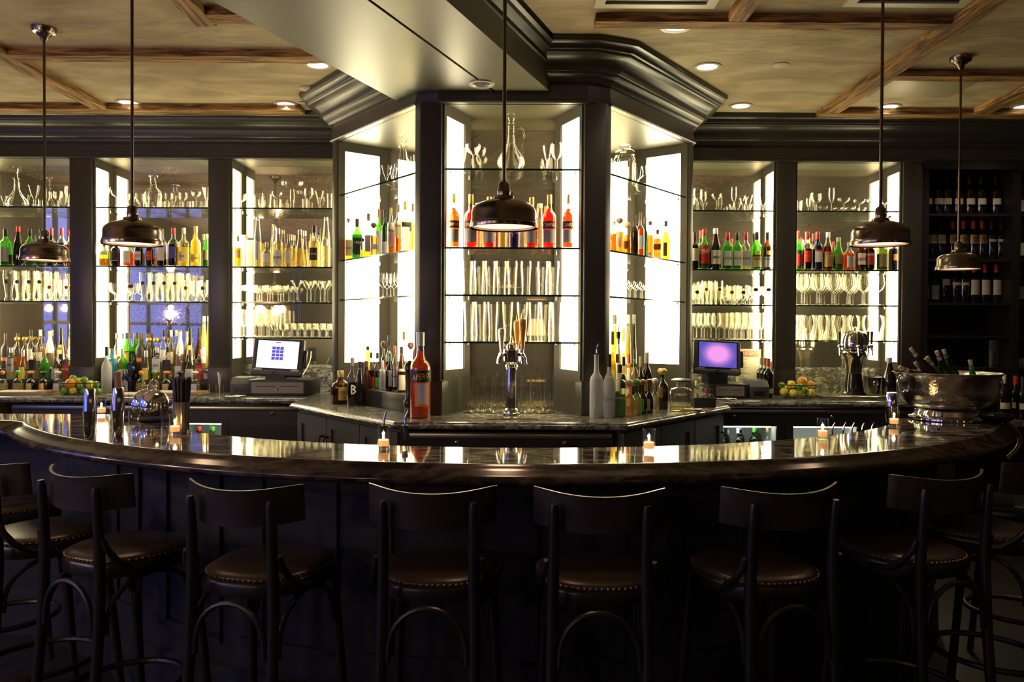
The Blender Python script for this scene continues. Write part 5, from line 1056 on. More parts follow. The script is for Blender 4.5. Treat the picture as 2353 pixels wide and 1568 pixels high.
# ================================================================ candles on the bar
def candle(px, py, label):
    p = atz(px, py, ZB); t = thing('votive_candle', label, 'candle', (p.x, p.y, ZB + .001), group='glass votive candles on the bar'); r = .0225
    MB().lathe([(0, 0), (r - .001, 0), (r, .003), (r, .012)], 24).build('glass_base', GL, t)
    MB().lathe([(r, .012), (r + .0005, .085), (r - .0015, .086), (r - .0015, .014)], 24).build('glass_holder', GL, t)
    MB().lathe([(0, .014), (r - .004, .014), (r - .003, .036), (r - .006, .037), (0, .035)], 20).build('wax', WAX, t)
    MB().lathe([(0, .037), (.0032, .042), (.0042, .048), (.0022, .058), (0, .066)], 12).build('flame', FLAME, t)
    lamp('POINT', (p.x, p.y, ZB + .055), .35, (1, .55, .22), size=.006)
candle(1491, 1040, 'lit votive candle at the back edge of the bar right of centre')
candle(881, 1034, 'lit votive candle beside the pour-spout bottle left of centre')
candle(402, 1000, 'lit votive candle below the bunch of black straws')
candle(233, 955, 'lit votive candle between the two tall metal shakers')
candle(1890, 1011, 'lit votive candle on the bar in front of the lit cooler glass')
candle(2054, 981, 'lit votive candle beside the hammered silver bucket')

# ================================================================ tools and vessels on the bar
def shaker(px, py, top, wpx, label, inv=False):
    p = atz(px, py, ZB); h = at(px, top, p.y).z - ZB; r = wpx / 2 * p.y / F / 1.1
    t = thing('cocktail_shaker', label, 'cocktail shaker', (p.x, p.y, ZB + .001)); k = h
    MB().lathe([(0, 0), (r * .72, 0), (r * .76, .004), (r * .92, k * .28), (r, k * .53), (r * 1.01, k * .54), (r * 1.01, k * .555)], 32).build('lower_tin', CHROME, t)
    MB().lathe([(r * .985, k * .54), (r * .95, k * .72), (r * .80, k * .97), (r * .76, k), (0, k)], 32).build('upper_tin', CHROME, t)
    return t
shaker(207, 1009, 894, 32, 'tall polished metal shaker left of the small candle')
shaker(272, 1007, 892, 32, 'tall polished metal shaker with a wooden muddler standing behind it')
shaker(2048, 972, 903, 30, 'polished metal shaker beside the hammered silver bucket')
p = atz(276, 985, ZB); hz = at(270, 856, p.y).z
MB().tube([(at(278, 900, p.y + .05).x, p.y + .05, ZB), (at(270, 900, p.y + .05).x, p.y + .05, hz)], [.014, .0165], 14).build('wooden_muddler', mat('muddler_wood', (.22, .09, .045), .4))
tag(bpy.data.objects['wooden_muddler'], 'reddish wooden muddler standing up behind the second metal shaker', 'muddler')
for px, py, ty, wp, l in ((256, 997, 903, 30, 'upturned clear mixing glass behind the small candle'), (296, 1004, 905, 26, 'clear mixing glass just right of the second shaker'), (372, 985, 925, 26, 'small clear glass behind the black straws')):
    p = atz(px, py, ZB); h = at(px, ty, p.y).z - ZB; glass('highball', p.x, p.y + .05, ZB + .001, h * .98, wp * p.y / F, 'mixing_glass', l)
p = atz(285, 965, ZB); t = thing('jigger', 'small black hourglass jigger on the bar in front of the chrome domes', 'jigger', (p.x, p.y - .1, ZB + .001))
MB().lathe([(0, 0), (.018, 0), (.019, .004), (.006, .032), (.007, .034), (.021, .062), (.019, .062), (.006, .036)], 20).build('cup', BRONZE, t)
MB().lathe([(.0065, .030), (.009, .033), (.0065, .036)], 16).build('waist_ring', BRONZE, t)
# chrome condiment domes on a black tray
c0 = atz(335, 968, ZB); t = thing('condiment_caddy', 'black tray holding two tilted polished chrome dome lids with little knobs', 'condiment caddy', (c0.x, c0.y + .05, ZB + .001))
MB().tube([(-.16, -.02, .030), (-.12, -.025, .012), (-.06, -.03, .004), (.02, -.03, .004), (.10, -.02, .006)], [.012, .016, .018, .018, .014], 10, flat=.4).build('tray', BLACK, t)
for i, (dx, dy) in enumerate(((-.035, .03), (.022, -.005))):
    m = MB(); m.ball((0, 0, 0), .068, 28, sy=.42); o = m.build('dome_lid', CHROME, t, (dx, dy, .078)); o.rotation_euler = (R(-8), 0, R(12))
    MB().lathe([(0, .066), (.006, .068), (.004, .076), (.009, .083), (.006, .09), (0, .091)], 14).build('lid_knob', CHROME, o)
MB().lathe([(0, 0), (.03, 0), (.034, .012), (.012, .02), (.012, .03)], 20).build('foot', CHROME, t, (.01, 0, 0))
# straws
p = atz(410, 998, ZB); p.y += .03; t = thing('straw_holder', 'ribbed metal cup packed with long black straws', 'straw holder', (p.x, p.y, ZB + .001)); hh = at(405, 926, p.y).z - ZB
MB().lathe([(0, 0), (.030, 0), (.031, .003), (.034, hh), (.035, hh + .004), (.033, hh + .004), (.030, .006), (0, .006)], 36, wave=.03).build('cup', STEEL, t)
m = MB()
for i in range(90):
    a = random.uniform(0, 2 * PI); r_ = .028 * math.sqrt(random.random()); k = 1.35; zt_ = hh + .10 + random.uniform(-.012, .012)
    m.tube([(r_ * math.cos(a) * .8, r_ * math.sin(a) * .8, .01), (r_ * math.cos(a) * k, r_ * math.sin(a) * k, zt_)], .0028, 5)
o = m.build('black_straws', BLACKP, t); o['kind'] = 'stuff'
# two pour bottles with spouts in the speed rail, and more along the right
def pourbottle(px, ty, label, Y=3.24, liq='gold', h=.30):
    q = at(px, ty, Y); bottle(q.x, Y, q.z - h - .062, h, .070, 'spirit', 'clear', None, .5, None, (), label=label, pour=True)
pourbottle(882, 945, 'clear bottle with chrome pour spout behind the candle left of centre', 3.20); pourbottle(931, 945, 'clear bottle with chrome pour spout below the pepper mill', 3.20)
for i, px in enumerate((1913, 1938, 1958, 1981, 2003)): pourbottle(px, 972, 'bottle with slanted chrome pour spout, %s of five behind the right bar edge' % NUM[i], 3.85 + .05 * i, h=.26)
sr = thing('speed_rail', 'steel bottle rail behind the right part of the bar', 'bottle rail', (0, 0, 0))
MB().box(1.45, 2.1, 3.98, 4.24, .78, .80).build('rail_shelf', STEEL, sr, smooth=False)
for i, px in enumerate((1913, 1938, 1958, 1981, 2003)): pass

# ================================================================ silver punch bowl full of bottles
bc = atz(2182, 972, ZB); BX, BY = bc.x * 1.03, bc.y + .15
t = thing('champagne_bucket', 'large hammered silver footed bucket with ring handles on the bar', 'champagne bucket', (BX, BY, ZB + .001))
hb = at(2180, 858, BY).z - ZB; rb = .252
pr = [(0, .052), (.10, .054), (.165, .066), (.205, .085), (.226, .115), (.232, .15), (.236, hb - .02), (rb, hb), (rb + .004, hb + .003), (rb, hb + .005), (.234, hb - .01), (.228, .16), (.21, .11), (.12, .075), (0, .07)]
MB().lathe(pr, 64).build('bowl', HAMMER, t, ang=60)
MB().lathe([(.170, 0), (.178, .004), (.178, .012), (.170, .018), (.160, .020), (.150, .026), (.146, .044), (.150, .050), (.12, .056)], 56).build('foot', CHROME, t)
for s in (-1, 1):
    MB().ball((s * .240, -.03, hb - .03), .014, 12).build('handle_boss', CHROME, t)
    MB().tube([(s * (.245 + .022 * math.sin(a)), -.03, hb - .065 - .045 * math.cos(a) * 1.0 + .01) for a in [2 * PI * i / 24 for i in range(24)]], .0045, 8, closed=True).build('ring_handle', CHROME, t)
def bucket_bottle(px, py, lean, leany, foil, glassc, label, L=.13):
    q = at(px, py, BY + random.uniform(-.05, .06)); ax = Vector((math.sin(lean), math.sin(leany), math.cos(lean))).normalized()
    t = thing('sparkling_wine_bottle', label, 'bottle', q - ax * .235, group='bottles in the silver bucket')
    t.rotation_euler = Vector((0, 0, 1)).rotation_difference(ax).to_euler(); t.scale = (.72, .72, .785)
    MB().lathe([(0, 0), (.038, 0), (.04, .01), (.04, .13), (.034, .17), (.018, .22), (.0145, .25), (.0145, .265)], 20).build('glass_body', GC[glassc], t)
    MB().lathe([(.0165, .20 if foil != 'cork' else .23), (.016, .26)], 16).build('neck_foil', cm('cream' if foil == 'cork' else foil), t)
    MB().lathe([(.0125, .26), (.0125, .278), (.0145, .284), (.0150, .296), (.013, .30), (0, .30)], 16).build('cork', cm('tan'), t)
for a in ((2092, 800, -.62, 'silver', 'black', 'grey-foiled bottle leaning left highest at the bucket left rim'), (2066, 843, -1.12, 'tan', 'dgreen', 'bottle lying almost flat at the left rim of the bucket, brown cork out'), (2102, 833, -.70, 'cork', 'dgreen', 'corked bottle leaning left low in the bucket, second along'),
          (2124, 826, -.72, 'black', 'black', 'black-foiled bottle with white band leaning left in the bucket'), (2130, 820, -.55, 'cork', 'olive', 'pale corked bottle behind the black-foiled one'), (2152, 807, -.42, 'silver', 'dgreen', 'silver-foiled bottle in the middle of the bucket'), (2168, 803, -.30, 'dgreen', 'dgreen', 'green-foiled bottle in the middle of the bucket'), (2229, 827, -.12, 'dgreen', 'green', 'lone upright corked bottle at the right of the bucket')):
    bucket_bottle(a[0], a[1], a[2], random.uniform(-.1, .15), a[3], a[4], a[5])
# low metal dish and hose past the bucket
p = atz(2312, 965, ZB); t = thing('metal_dish', 'low stacked metal dish on the bar end right of the silver bucket', 'dish', (2.42, 4.02, ZB + .001))
MB().lathe([(0, 0), (.05, 0), (.075, .012), (.085, .03), (.08, .034), (.06, .02), (0, .012)], 32).build('bowl', BRONZE, t); MB().lathe([(.0, .034), (.078, .034), (.08, .04), (0, .046)], 32).build('lid', HAMMER, t)
P = []
for i in range(15): P.append(at(*[(2308, 968), (2322, 975), (2333, 985), (2340, 997), (2343, 1010), (2342, 1022), (2337, 1034), (2328, 1044), (2316, 1052)][int(i * 8 / 14)], 4.05) if i in (0, 14) else at(2308 + 36 * math.sin(PI * .5 * min(1, i / 7)) - (max(0, i - 7) / 7) ** 2 * 28, 968 + i * 6, 4.05))
tg = MB().tube(P, .011, 10).build('brass_hose', mat('hose_brass', (.35, .23, .12), .35, .8)); tag(tg, 'curved brass-coloured hose hanging off the right end of the bar', 'hose')
MB().tube([P[3], P[4]], .0135, 10).build('red_collar', cm('red'), tg)

# ================================================================ tills
def till(px0, px1, ytop, ybot, screen, tilt, label, Y, dp, drawer, scr_label):
    xm = (px0 + px1) / 2; X = at(xm, 900, Y).x; W_ = (px1 - px0) * Y / F / 2 / 1.04
    zt_ = at(xm, ytop, Y).z; zb_ = at(xm, ybot, Y).z; hgt = zt_ - zb_
    t = thing('till_terminal', label, 'till', (X, Y, CT))
    z0 = zb_ - CT; hd = MB().box(-W_, W_, -.03, .02, 0, hgt); o = hd.build('screen_housing', GREYP, t, (0, 0, z0), bevel=.014); o.rotation_euler = (R(-12), R(tilt), 0)
    MB().box(-W_ * .86, W_ * .86, -.034, -.029, hgt * .17, hgt * .955).build('screen_bezel', BLACKP, o, smooth=False)
    sc_ = MB().box(-W_ * .80, W_ * .80, -.0365, -.034, hgt * .205, hgt * .925).build('screen', screen, o, smooth=False)
    MB().box(-W_ * .99, W_ * .99, -.055, -.03, .002, hgt * .135).build('chin', GREYP, o, bevel=.012)
    MB().lathe([(0, 0), (.022, 0), (.024, .003)], 20, sy=.45).build('badge', cm('black'), o, (0, -.0555, hgt * .07)).rotation_euler = (PI / 2, 0, 0)
    lettering('TouchPoint'[:5], .026, .007, cm('white'), o, (0.004, -.0595, hgt * .07))
    for s in (-1, 1): MB().box(s * W_ * .72 - .03, s * W_ * .72 + .03, -.0375, -.034, hgt * .145, hgt * .180).build('sticker', cm('silver'), o, smooth=False)
    MB().box(W_, W_ + .022, -.02, .02, hgt * .25, hgt * .72).build('card_reader', BLACKP, o, bevel=.006)
    MB().prism([(-.07, -.05), (.07, -.05), (.09, .09), (-.09, .09)], drawer[3] - CT, z0 + .02).build('stand', BLACKP, t, smooth=False)
    X0, X1 = at(drawer[0], 900, Y - .08).x, at(drawer[1], 900, Y - .08).x
    d = thing('cash_drawer', scr_label, 'cash drawer', ((X0 + X1) / 2, Y - .02, CT)); w2 = (X1 - X0) / 2; h2 = drawer[3] - CT
    MB().box(-w2, w2, -.08, .26, 0, h2).build('case', BLACKP, d, bevel=.003); f_ = MB().box(-w2 * .90, w2 * .80, -.084, -.08, h2 * .18, h2 * .86).build('drawer_front', mat('drawer_grey', (.22, .19, .18), .4), d, smooth=False)
    for a, b_ in ((-.75, -.1), (.05, .62)): MB().box(w2 * a, w2 * b_, -.0855, -.084, h2 * .58, h2 * .62).build('slot', BLACK, f_, smooth=False)
    MB().lathe([(0, 0), (.007, 0), (.008, .003)], 14).build('lock', CHROME, f_, (-w2 * .05, -.087, h2 * .42)).rotation_euler = (PI / 2, 0, 0)
    return t, o, W_, hgt
SCW = emitmat('white_screen', (.78, .84, 1.0), 1.15); SCG = emitmat('screen_grid', (.10, .08, .42), .8)
def purple():
    m = bpy.data.materials.new('purple_screen'); m.use_nodes = True; nt = m.node_tree; nt.nodes.clear(); out = nt.nodes.new('ShaderNodeOutputMaterial'); e = nt.nodes.new('ShaderNodeEmission'); e.inputs[1].default_value = .62
    tc = nt.nodes.new('ShaderNodeTexCoord'); mp = nt.nodes.new('ShaderNodeMapping'); mp.inputs['Location'].default_value = (-.95, 0, -.85); mp.inputs['Scale'].default_value = (1.9, 0, 1.6)
    g = nt.nodes.new('ShaderNodeTexGradient'); g.gradient_type = 'QUADRATIC_SPHERE'; r = nt.nodes.new('ShaderNodeValToRGB'); r.color_ramp.elements[0].position = .0; r.color_ramp.elements[1].position = .32
    r.color_ramp.elements[0].color = (.10, .085, .45, 1); r.color_ramp.elements[1].color = (.85, .32, .80, 1)
    nt.links.new(tc.outputs['Generated'], mp.inputs[0]); nt.links.new(mp.outputs[0], g.inputs[0]); nt.links.new(g.outputs[0], r.inputs[0]); nt.links.new(r.outputs[0], e.inputs[0]); nt.links.new(e.outputs[0], out.inputs[0]); return m
YT = 6.0
t, o, W_, hg = till(575, 697, 778, 866, SCW, 2.5, 'grey touch-screen till showing a white page with a purple grid', YT, 0, (573, 713, 0, CT + .118), 'black cash drawer with grey front under the white-screen till')
gx = W_ * .80; g = MB()
for i in range(3):
    for j in range(4): g.box(-.045 + i * .030, -.045 + i * .030 + .027, -.0375, -.0366, hg * .42 + j * .026, hg * .42 + j * .026 + .023)
gr = g.build('screen_buttons', SCG, o, smooth=False); gr['kind'] = 'stuff'
MB().box(-.02, .02, -.0375, -.0366, hg * .865, hg * .895).build('screen_header', emitmat('screen_header', (.35, .03, .2), .8), o, smooth=False)
t, o, W_, hg = till(1590, 1702, 782, 862, purple(), 3, 'grey touch-screen till glowing purple on the right counter', YT, 0, (1640, 1716, 0, CT + .105), 'black cash drawer with grey front under the purple-screen till')
def printer(px0, px1, top, Y, c, label):
    X0, X1 = at(px0, 900, Y).x, at(px1, 900, Y).x; h = at(px0, top, Y).z - CT; w2 = (X1 - X0) / 2
    t = thing('receipt_printer', label, 'receipt printer', ((X0 + X1) / 2, Y, CT))
    MB().add([(-w2, -.08, 0), (w2, -.08, 0), (w2, .10, 0), (-w2, .10, 0), (-w2, -.08, h * .62), (w2, -.08, h * .62), (w2, .10, h), (-w2, .10, h), (-w2, -.03, h * .98), (w2, -.03, h * .98)],
             [(0, 3, 2, 1), (0, 1, 5, 4), (4, 5, 9, 8), (8, 9, 6, 7), (2, 3, 7, 6), (1, 2, 6, 9, 5), (0, 4, 8, 7, 3)]).build('body', c, t, bevel=.005)
    MB().box(-w2 * .7, w2 * .7, .0, .015, h * .985, h * 1.005).build('paper_slot', BLACK, t, smooth=False); MB().box(-w2 * .6, w2 * .5, -.082, -.08, h * .15, h * .4).build('front_recess', BLACK, t, smooth=False)
printer(537, 580, 866, 6.02, GREYP, 'small grey receipt printer left of the white-screen till'); printer(1716, 1760, 872, 5.98, mat('slate_plastic', (.05, .05, .065), .45), 'slate grey receipt printer beside three wine bottles')
def cable(pts, Y, m_, label, r=.004):
    P = [at(x, y, Y + d_) for x, y, d_ in pts]; Q = []
    for i in range(len(P) - 1):
        for k in range(4):
            f = k / 4; a, b_, c, d_ = P[max(0, i - 1)], P[i], P[i + 1], P[min(len(P) - 1, i + 2)]
            Q.append(.5 * ((2 * b_) + (c - a) * f + (2 * a - 5 * b_ + 4 * c - d_) * f * f + (3 * b_ - a - 3 * c + d_) * f ** 3))
    Q.append(P[-1]); tag(MB().tube(Q, r, 7).build('power_cable', m_), label, 'cable')
cable([(715, 808, .5), (712, 830, .45), (700, 855, .3), (686, 872, .12)], 6.0, cm('cream'), 'cream cable hanging from the wall socket behind the white-screen till')
cable([(757, 822, .5), (746, 845, .4), (745, 870, .3), (735, 890, .2), (716, 897, .1)], 6.0, BLACKP, 'black cable looping down beside the white-screen till')
cable([(1572, 850, .35), (1580, 875, .3), (1592, 888, .1)], 6.0, cm('cream'), 'cream cable at the tower corner beside the purple-screen till')
t = thing('wall_socket', 'dark wall socket with red lights behind the white-screen till', 'socket', (at(716, 815, 6.5).x, 6.505, at(716, 815, 6.5).z)); MB().box(-.03, .03, -.006, 0, -.055, .055).build('plate', BLACKP, t, bevel=.002)
for dz in (.018, -.018): MB().lathe([(0, -.001), (.004, 0)], 8).build('indicator', emitmat('red_led', (1, .08, .02), 2.5), t, (0, -.008, dz)).rotation_euler = (PI / 2, 0, 0)
# paper menus, napkins
def sheets(px0, px1, py, Y, n_, label, cat='menu'):
    X0, X1 = at(px0, py, Y).x, at(px1, py, Y).x; t = thing('menu_stack', label, 'menus', ((X0 + X1) / 2, Y, CT)); w2 = (X1 - X0) / 2
    for i in range(n_):
        m = MB().box(-w2, w2, -.10, .11, i * .005, i * .005 + .0038); o = m.build('menu_sheet', mat('menu_paper', (.55, .47, .36), .6), t, smooth=False, loc=(random.uniform(-.01, .01), random.uniform(-.008, .008), 0), rz=random.uniform(-.05, .05))
    MB().box(w2 * .62, w2 * .98, -.10, .11, n_ * .005, n_ * .005 + .001).build('red_band', mat('band_red', (.42, .10, .05), .6), t, smooth=False)
sheets(0, 118, 905, 5.95, 5, 'stack of cream menus with a red band at the left picture edge'); sheets(262, 346, 908, 5.90, 3, 'short stack of menus behind the chrome dome lids'); sheets(352, 468, 905, 5.96, 5, 'taller stack of cream menus behind the black straws')
Y = 6.40; X0, X1 = at(1698, 850, Y).x, at(1744, 850, Y).x; h = at(1720, 803, Y).z - CT
t = thing('tall_menu_card', 'tall cream menu card with red header standing behind the purple-screen till', 'menu card', ((X0 + X1) / 2, Y, CT)); w2 = (X1 - X0) / 2 + .02
MB().box(-w2, w2, 0, .003, 0, h).build('card', mat('card_cream', (.62, .55, .36), .6), t, smooth=False).rotation_euler = (R(-4), 0, 0)
c_ = MB().box(-w2, w2, -.002, 0, h * .83, h * .97).build('red_header', cm('rust'), t, smooth=False); c_.rotation_euler = (R(-4), 0, 0); lettering('QUECENTO', w2 * 1.5, .034, cm('cream'), c_, (.01, -.004, h * .90))
ln = MB()
for i in range(22): ln.box(-w2 * .8, -w2 * .8 + random.uniform(.3, .9) * w2, -.0012, 0, h * (.08 + .033 * i), h * (.08 + .033 * i) + .003)
o = ln.build('printed_lines', cm('olive'), t, smooth=False); o['kind'] = 'stuff'; o.rotation_euler = (R(-4), 0, 0)
for px, py, Y, l in ((1592, 930, 5.02, 'crumpled white napkin on the corner of the tower counter'), (540, 912, 5.80, 'folded white paper slip under the receipt printer'), (1668, 913, 5.80, 'folded white paper in front of the right cash drawer')):
    q = at(px, py, Y); m = MB(); vs = [(-.07 + .14 * i / 6, -.035 + .07 * j / 4, .003 + random.uniform(0, .010)) for j in range(5) for i in range(7)]
    m.add(vs, [(j * 7 + i, j * 7 + i + 1, j * 7 + i + 8, j * 7 + i + 7) for j in range(4) for i in range(6)])
    o = m.build('paper_napkin', cm('white'), loc=(q.x, Y, CT), rz=.2); tag(o, l, 'napkin')
# wine bottles beside the right till
for i, (px, ty, Y) in enumerate(((1750, 822, 6.18), (1757, 823, 6.10), (1765, 826, 6.0))):
    X = at(px, 880, Y).x
    bottle(X, Y, CT, at(px, ty, Y).z - CT, .076, 'wine', 'black', None, .5, ['olive', 'olive', 'red'][i], [Lb(.62 + .12, .82, 'silver', 1.2)] + ([Lb(.12, .24, 'cream', 1.1)] if i == 2 else []), name='wine_bottle', label='%s dark wine bottle in the trio beside the slate receipt printer' % ['backmost', 'middle', 'front red-capped'][i])
# glass and tools left of till
for px, ty, l in ((490, 882, 'short clear glass at the pillar foot left of the receipt printer'), (505, 884, 'short clear glass holding bar tools beside the receipt printer')):
    Y = 5.98; X = at(px, 900, Y).x; glass('highball', X, Y, CT, at(px, ty, Y).z - CT, .062, 'short_glass', l)
for i in range(4):
    X = at(505, 900, 5.98).x; o = MB().tube([(0, 0, .004), (-.012 - .008 * i + .02, .002 * i, .15 + .006 * i)], .0028, 6).build('bar_spoon', STEEL, loc=(X, 5.98, CT)); tag(o, 'thin metal bar tool, %s of four leaning in the short glass by the printer' % NUM[i], 'bar spoon')

# ================================================================ fruit baskets
FR = {'orange': mat('orange_peel', (.85, .33, .02), .42, bump=(160, .25, .002, (1, 1, 1))), 'lemon': mat('lemon_peel', (.78, .62, .06), .42, bump=(120, .2, .002, (1, 1, 1))), 'lime': mat('lime_peel', (.16, .36, .04), .38, bump=(120, .2, .002, (1, 1, 1)))}
def basket(px0, px1, ytop, Y, fruits, label, nm):
    X0, X1 = at(px0, 890, Y).x, at(px1, 890, Y).x; zr_ = at(px0, ytop, Y).z; cx = (X0 + X1) / 2; rw = (X1 - X0) / 2
    t = thing('wire_basket', label, 'fruit basket', (cx, Y, CT)); hb_ = zr_ - CT; dp = .105
    def ringp(f, z): return [(rw * f * math.cos(2 * PI * i / 40), dp * f * math.sin(2 * PI * i / 40), z) for i in range(40)]
    MB().tube(ringp(1, hb_), .0032, 6, closed=True).build('rim_wire', BLACK, t); MB().tube(ringp(.74, .006), .0028, 6, closed=True).build('base_wire', BLACK, t)
    m = MB()
    for i in range(26):
        a = 2 * PI * i / 26; b_ = a + .12; m.tube([(rw * math.cos(a), dp * math.sin(a), hb_), (rw * .74 * math.cos(b_), dp * .74 * math.sin(b_), .006)], .0013, 4)
    for k in range(-3, 4): m.tube([(k * .03, -.07, .005), (k * .03, .07, .005)], .0013, 4)
    o = m.build('basket_wires', BLACK, t); o['kind'] = 'stuff'
    cnt = {}
    for kind, px, py, d, dy in fruits:
        cnt[kind] = cnt.get(kind, -1) + 1; q = at(px, py, Y + dy); r = d / 2 * (Y + dy) / F
        mb = MB().ball((0, 0, 0), r, 20, sx=1.0, sz=1.0) if kind != 'lemon' else MB().lathe([(0, -r * 1.22), (r * .22, -r * 1.12), (r * .6, -r * .82), (r * .93, -r * .3), (r, 0), (r * .93, r * .3), (r * .6, r * .8), (r * .28, r * 1.08), (.12 * r, r * 1.25), (0, r * 1.28)], 18)
        f = mb.build(kind, FR[kind], loc=(q.x, q.y, max(q.z, CT + r * .98))); f.rotation_euler = (random.uniform(-.6, .6), random.uniform(.8, 1.8) if kind == 'lemon' else random.uniform(-1, 1), random.uniform(0, 3))
        tag(f, '%s %s, %s of its kind along in the %s fruit basket' % ({'orange': 'round', 'lemon': 'yellow', 'lime': 'green'}[kind], kind, NUM[cnt[kind]], nm), 'fruit', 'fruit in the %s basket' % nm)
        MB().lathe([(0, 0), (.003, .0), (.002, .003)], 6).build('stem_scar', cm('olive'), f, (0, 0, (r if kind != 'lemon' else r * 1.26)))
basket(1790, 1878, 884, 5.98, [('lime', 1796, 886, 15, 0), ('lemon', 1801, 901, 19, -.03), ('lemon', 1819, 884, 19, .02), ('lemon', 1822, 904, 19, -.05), ('lemon', 1842, 906, 15, 0), ('lime', 1836, 888, 15, -.03), ('lime', 1849, 897, 15, -.04), ('orange', 1843, 877, 23, .04), ('orange', 1863, 884, 17, .02), ('lemon', 1863, 903, 19, -.03), ('lemon', 1806, 893, 15, .05), ('lime', 1852, 905, 14, .05)], 'black wire basket of lemons, limes and oranges by the right till', 'right')
basket(137, 231, 879, 5.98, [('lime', 168, 870, 16, .02), ('orange', 162, 882, 24, -.02), ('lemon', 180, 877, 18, .03), ('lime', 194, 874, 17, .0), ('lemon', 207, 884, 20, -.01), ('lime', 221, 884, 15, .0), ('lime', 147, 885, 14, .02), ('lime', 184, 888, 14, -.04), ('lime', 150, 901, 16, -.04), ('lemon', 168, 901, 17, -.05), ('lime', 193, 902, 16, -.04), ('lemon', 210, 900, 16, -.02), ('lime', 225, 899, 15, -.01)], 'black wire basket of limes, lemons and an orange at the left pillar', 'left')

# ================================================================ beer towers
X, Y = at(1175, 940, 4.60).x, 4.60
t = thing('beer_tower', 'polished single-column beer tower with white and orange tap handles', 'beer tower', (X, Y, CT)); s = 4.6 / F
def zz(py): return at(1175, py, Y).z - CT
MB().lathe([(0, 0), (24 * s, 0), (24 * s, .008), (19 * s, .014), (21 * s, .022), (15 * s, .032), (17 * s, .04), (14 * s, .05), (13 * s, zz(845)), (15.5 * s, zz(843)), (14 * s, zz(838)), (19 * s, zz(832)), (20 * s, zz(826)), (20 * s, zz(808)), (21 * s, zz(806)), (20 * s, zz(803)), (14 * s, zz(800)), (12 * s, zz(794)), (15 * s, zz(792)), (8 * s, zz(789)), (4 * s, zz(784)), (2.5 * s, zz(780)), (4 * s, zz(777)), (2 * s, zz(775)), (0, zz(774))], 40).build('column', CHROME, t, ang=30)
def tap(px, hcol, ztop, sx, depth, nmh, w_=8):
    dx = (px - 1175) * s; m = MB(); m.tube([(dx * .5, depth * .3, zz(815)), (dx, depth - .01, zz(815)), (dx, depth - .025, zz(812))], .011, 12); m.ball((dx, depth - .02, zz(815)), .014, 12)
    m.tube([(dx, depth - .022, zz(816)), (dx + sx * .012, depth - .03, zz(822)), (dx + sx * .018, depth - .032, zz(836))], [.010, .009, .0075], 12); m.tube([(dx, depth - .022, zz(812)), (dx, depth - .022, zz(803))], .006, 10)
    m.build('faucet', CHROME, t); z0, z1 = zz(803), zz(ztop); L_ = z1 - z0
    MB().lathe([(0, 0), (.008, 0), (.009, .01), (w_ * s * .62, L_ * .35), (w_ * s, L_ * .8), (w_ * s * .95, L_ * .95), (w_ * s * .55, L_), (0, L_)], 18).build('tap_handle', hcol, t, (dx, depth - .022, z0))
tap(1153, mat('white_handle', (.62, .58, .55), .25), 754, -1, -.045, 'w', 7); tap(1200, mat('orange_handle', (.72, .30, .03), .3), 731, 1, -.045, 'o', 9)
tap(1150, cm('cream'), 756, -1, .05, 'c', 7); tap(1188, mat('orange_handle', (.72, .30, .03), .3), 736, 1, .05, 'o2', 9)
for dx, dy, z in ((25 * s, -.067, zz(729)), (13 * s, .028, zz(734))): MB().tube([(dx, dy, z - .002), (dx, dy, z + .02), (dx + .004, dy, z + .042)], [.008, .005, .002], 10).build('gold_finial', mat('gold_metal', (.85, .58, .18), .2, 1), t)
lettering('HARPOON', .036, .008, cm('red'), t, (25 * s, -.067 - 9.2 * s, zz(745))); lettering('GREEN', .028, .007, cm('red'), t, (-22 * s, -.067 - 7.4 * s, zz(768)))
X0, X1 = at(1117, 955, 4.5).x, at(1236, 955, 4.5).x
t = thing('drip_tray', 'small stainless drip tray under the single beer column', 'drip tray', ((X0 + X1) / 2, 4.50, CT)); w2 = (X1 - X0) / 2
MB().box(-w2, w2, -.065, .03, 0, .010).build('pan', STEEL, t, bevel=.002); m = MB()
for i in range(26): x = -w2 + .01 + (2 * w2 - .02) * i / 25; m.box(x - .002, x + .002, -.062, .027, .010, .0125)
o = m.build('grate', CHROME, t, smooth=False); o['kind'] = 'stuff'
# two-legged tower in front of the right bay
Y = 6.02; X = at(1962, 880, Y).x; s = Y / F
def zy(py): return at(1962, py, Y).z - CT
t = thing('beer_tower', 'silver domed beer tower with four black handles on the right counter', 'beer tower', (X, Y, CT))
MB().lathe([(0, 0), (26 * s, 0), (26 * s, .006), (22 * s, .02), (18 * s, zy(880)), (16.5 * s, zy(868))], 36).build('black_base', mat('black_gloss', (.01, .01, .01), .08), t)
MB().lathe([(16.5 * s, zy(868)), (18 * s, zy(850)), (22 * s, zy(832)), (26 * s, zy(826)), (27 * s, zy(820)), (25 * s, zy(816)), (30 * s, zy(812)), (31 * s, zy(800)), (30 * s, zy(786)), (26 * s, zy(776)), (14 * s, zy(770)), (6 * s, zy(768)), (3 * s, zy(766)), (4.5 * s, zy(763)), (2 * s, zy(760)), (0, zy(759))], 44).build('chrome_body', CHROME, t, ang=30)
for i, px in enumerate((1926, 1956, 1979, 1995)):
    dx = (px - 1962) * s; dy = -math.sqrt(max(.001, (36 * s) ** 2 - dx * dx)) if abs(dx) < 36 * s else -.02
    m = MB(); m.tube([(dx * .6, dy * .6, zy(806)), (dx, dy, zy(806))], .010, 10); m.ball((dx, dy, zy(805)), .0155, 12); m.tube([(dx, dy - .005, zy(808)), (dx * 1.02, dy - .014, zy(826))], [.009, .006], 10); m.build('faucet', CHROME, t)
    MB().tube([(dx, dy, zy(800)), (dx * 1.02, dy, zy(771))], [.007, .0105], 12).build('tap_handle', cm('black'), t)
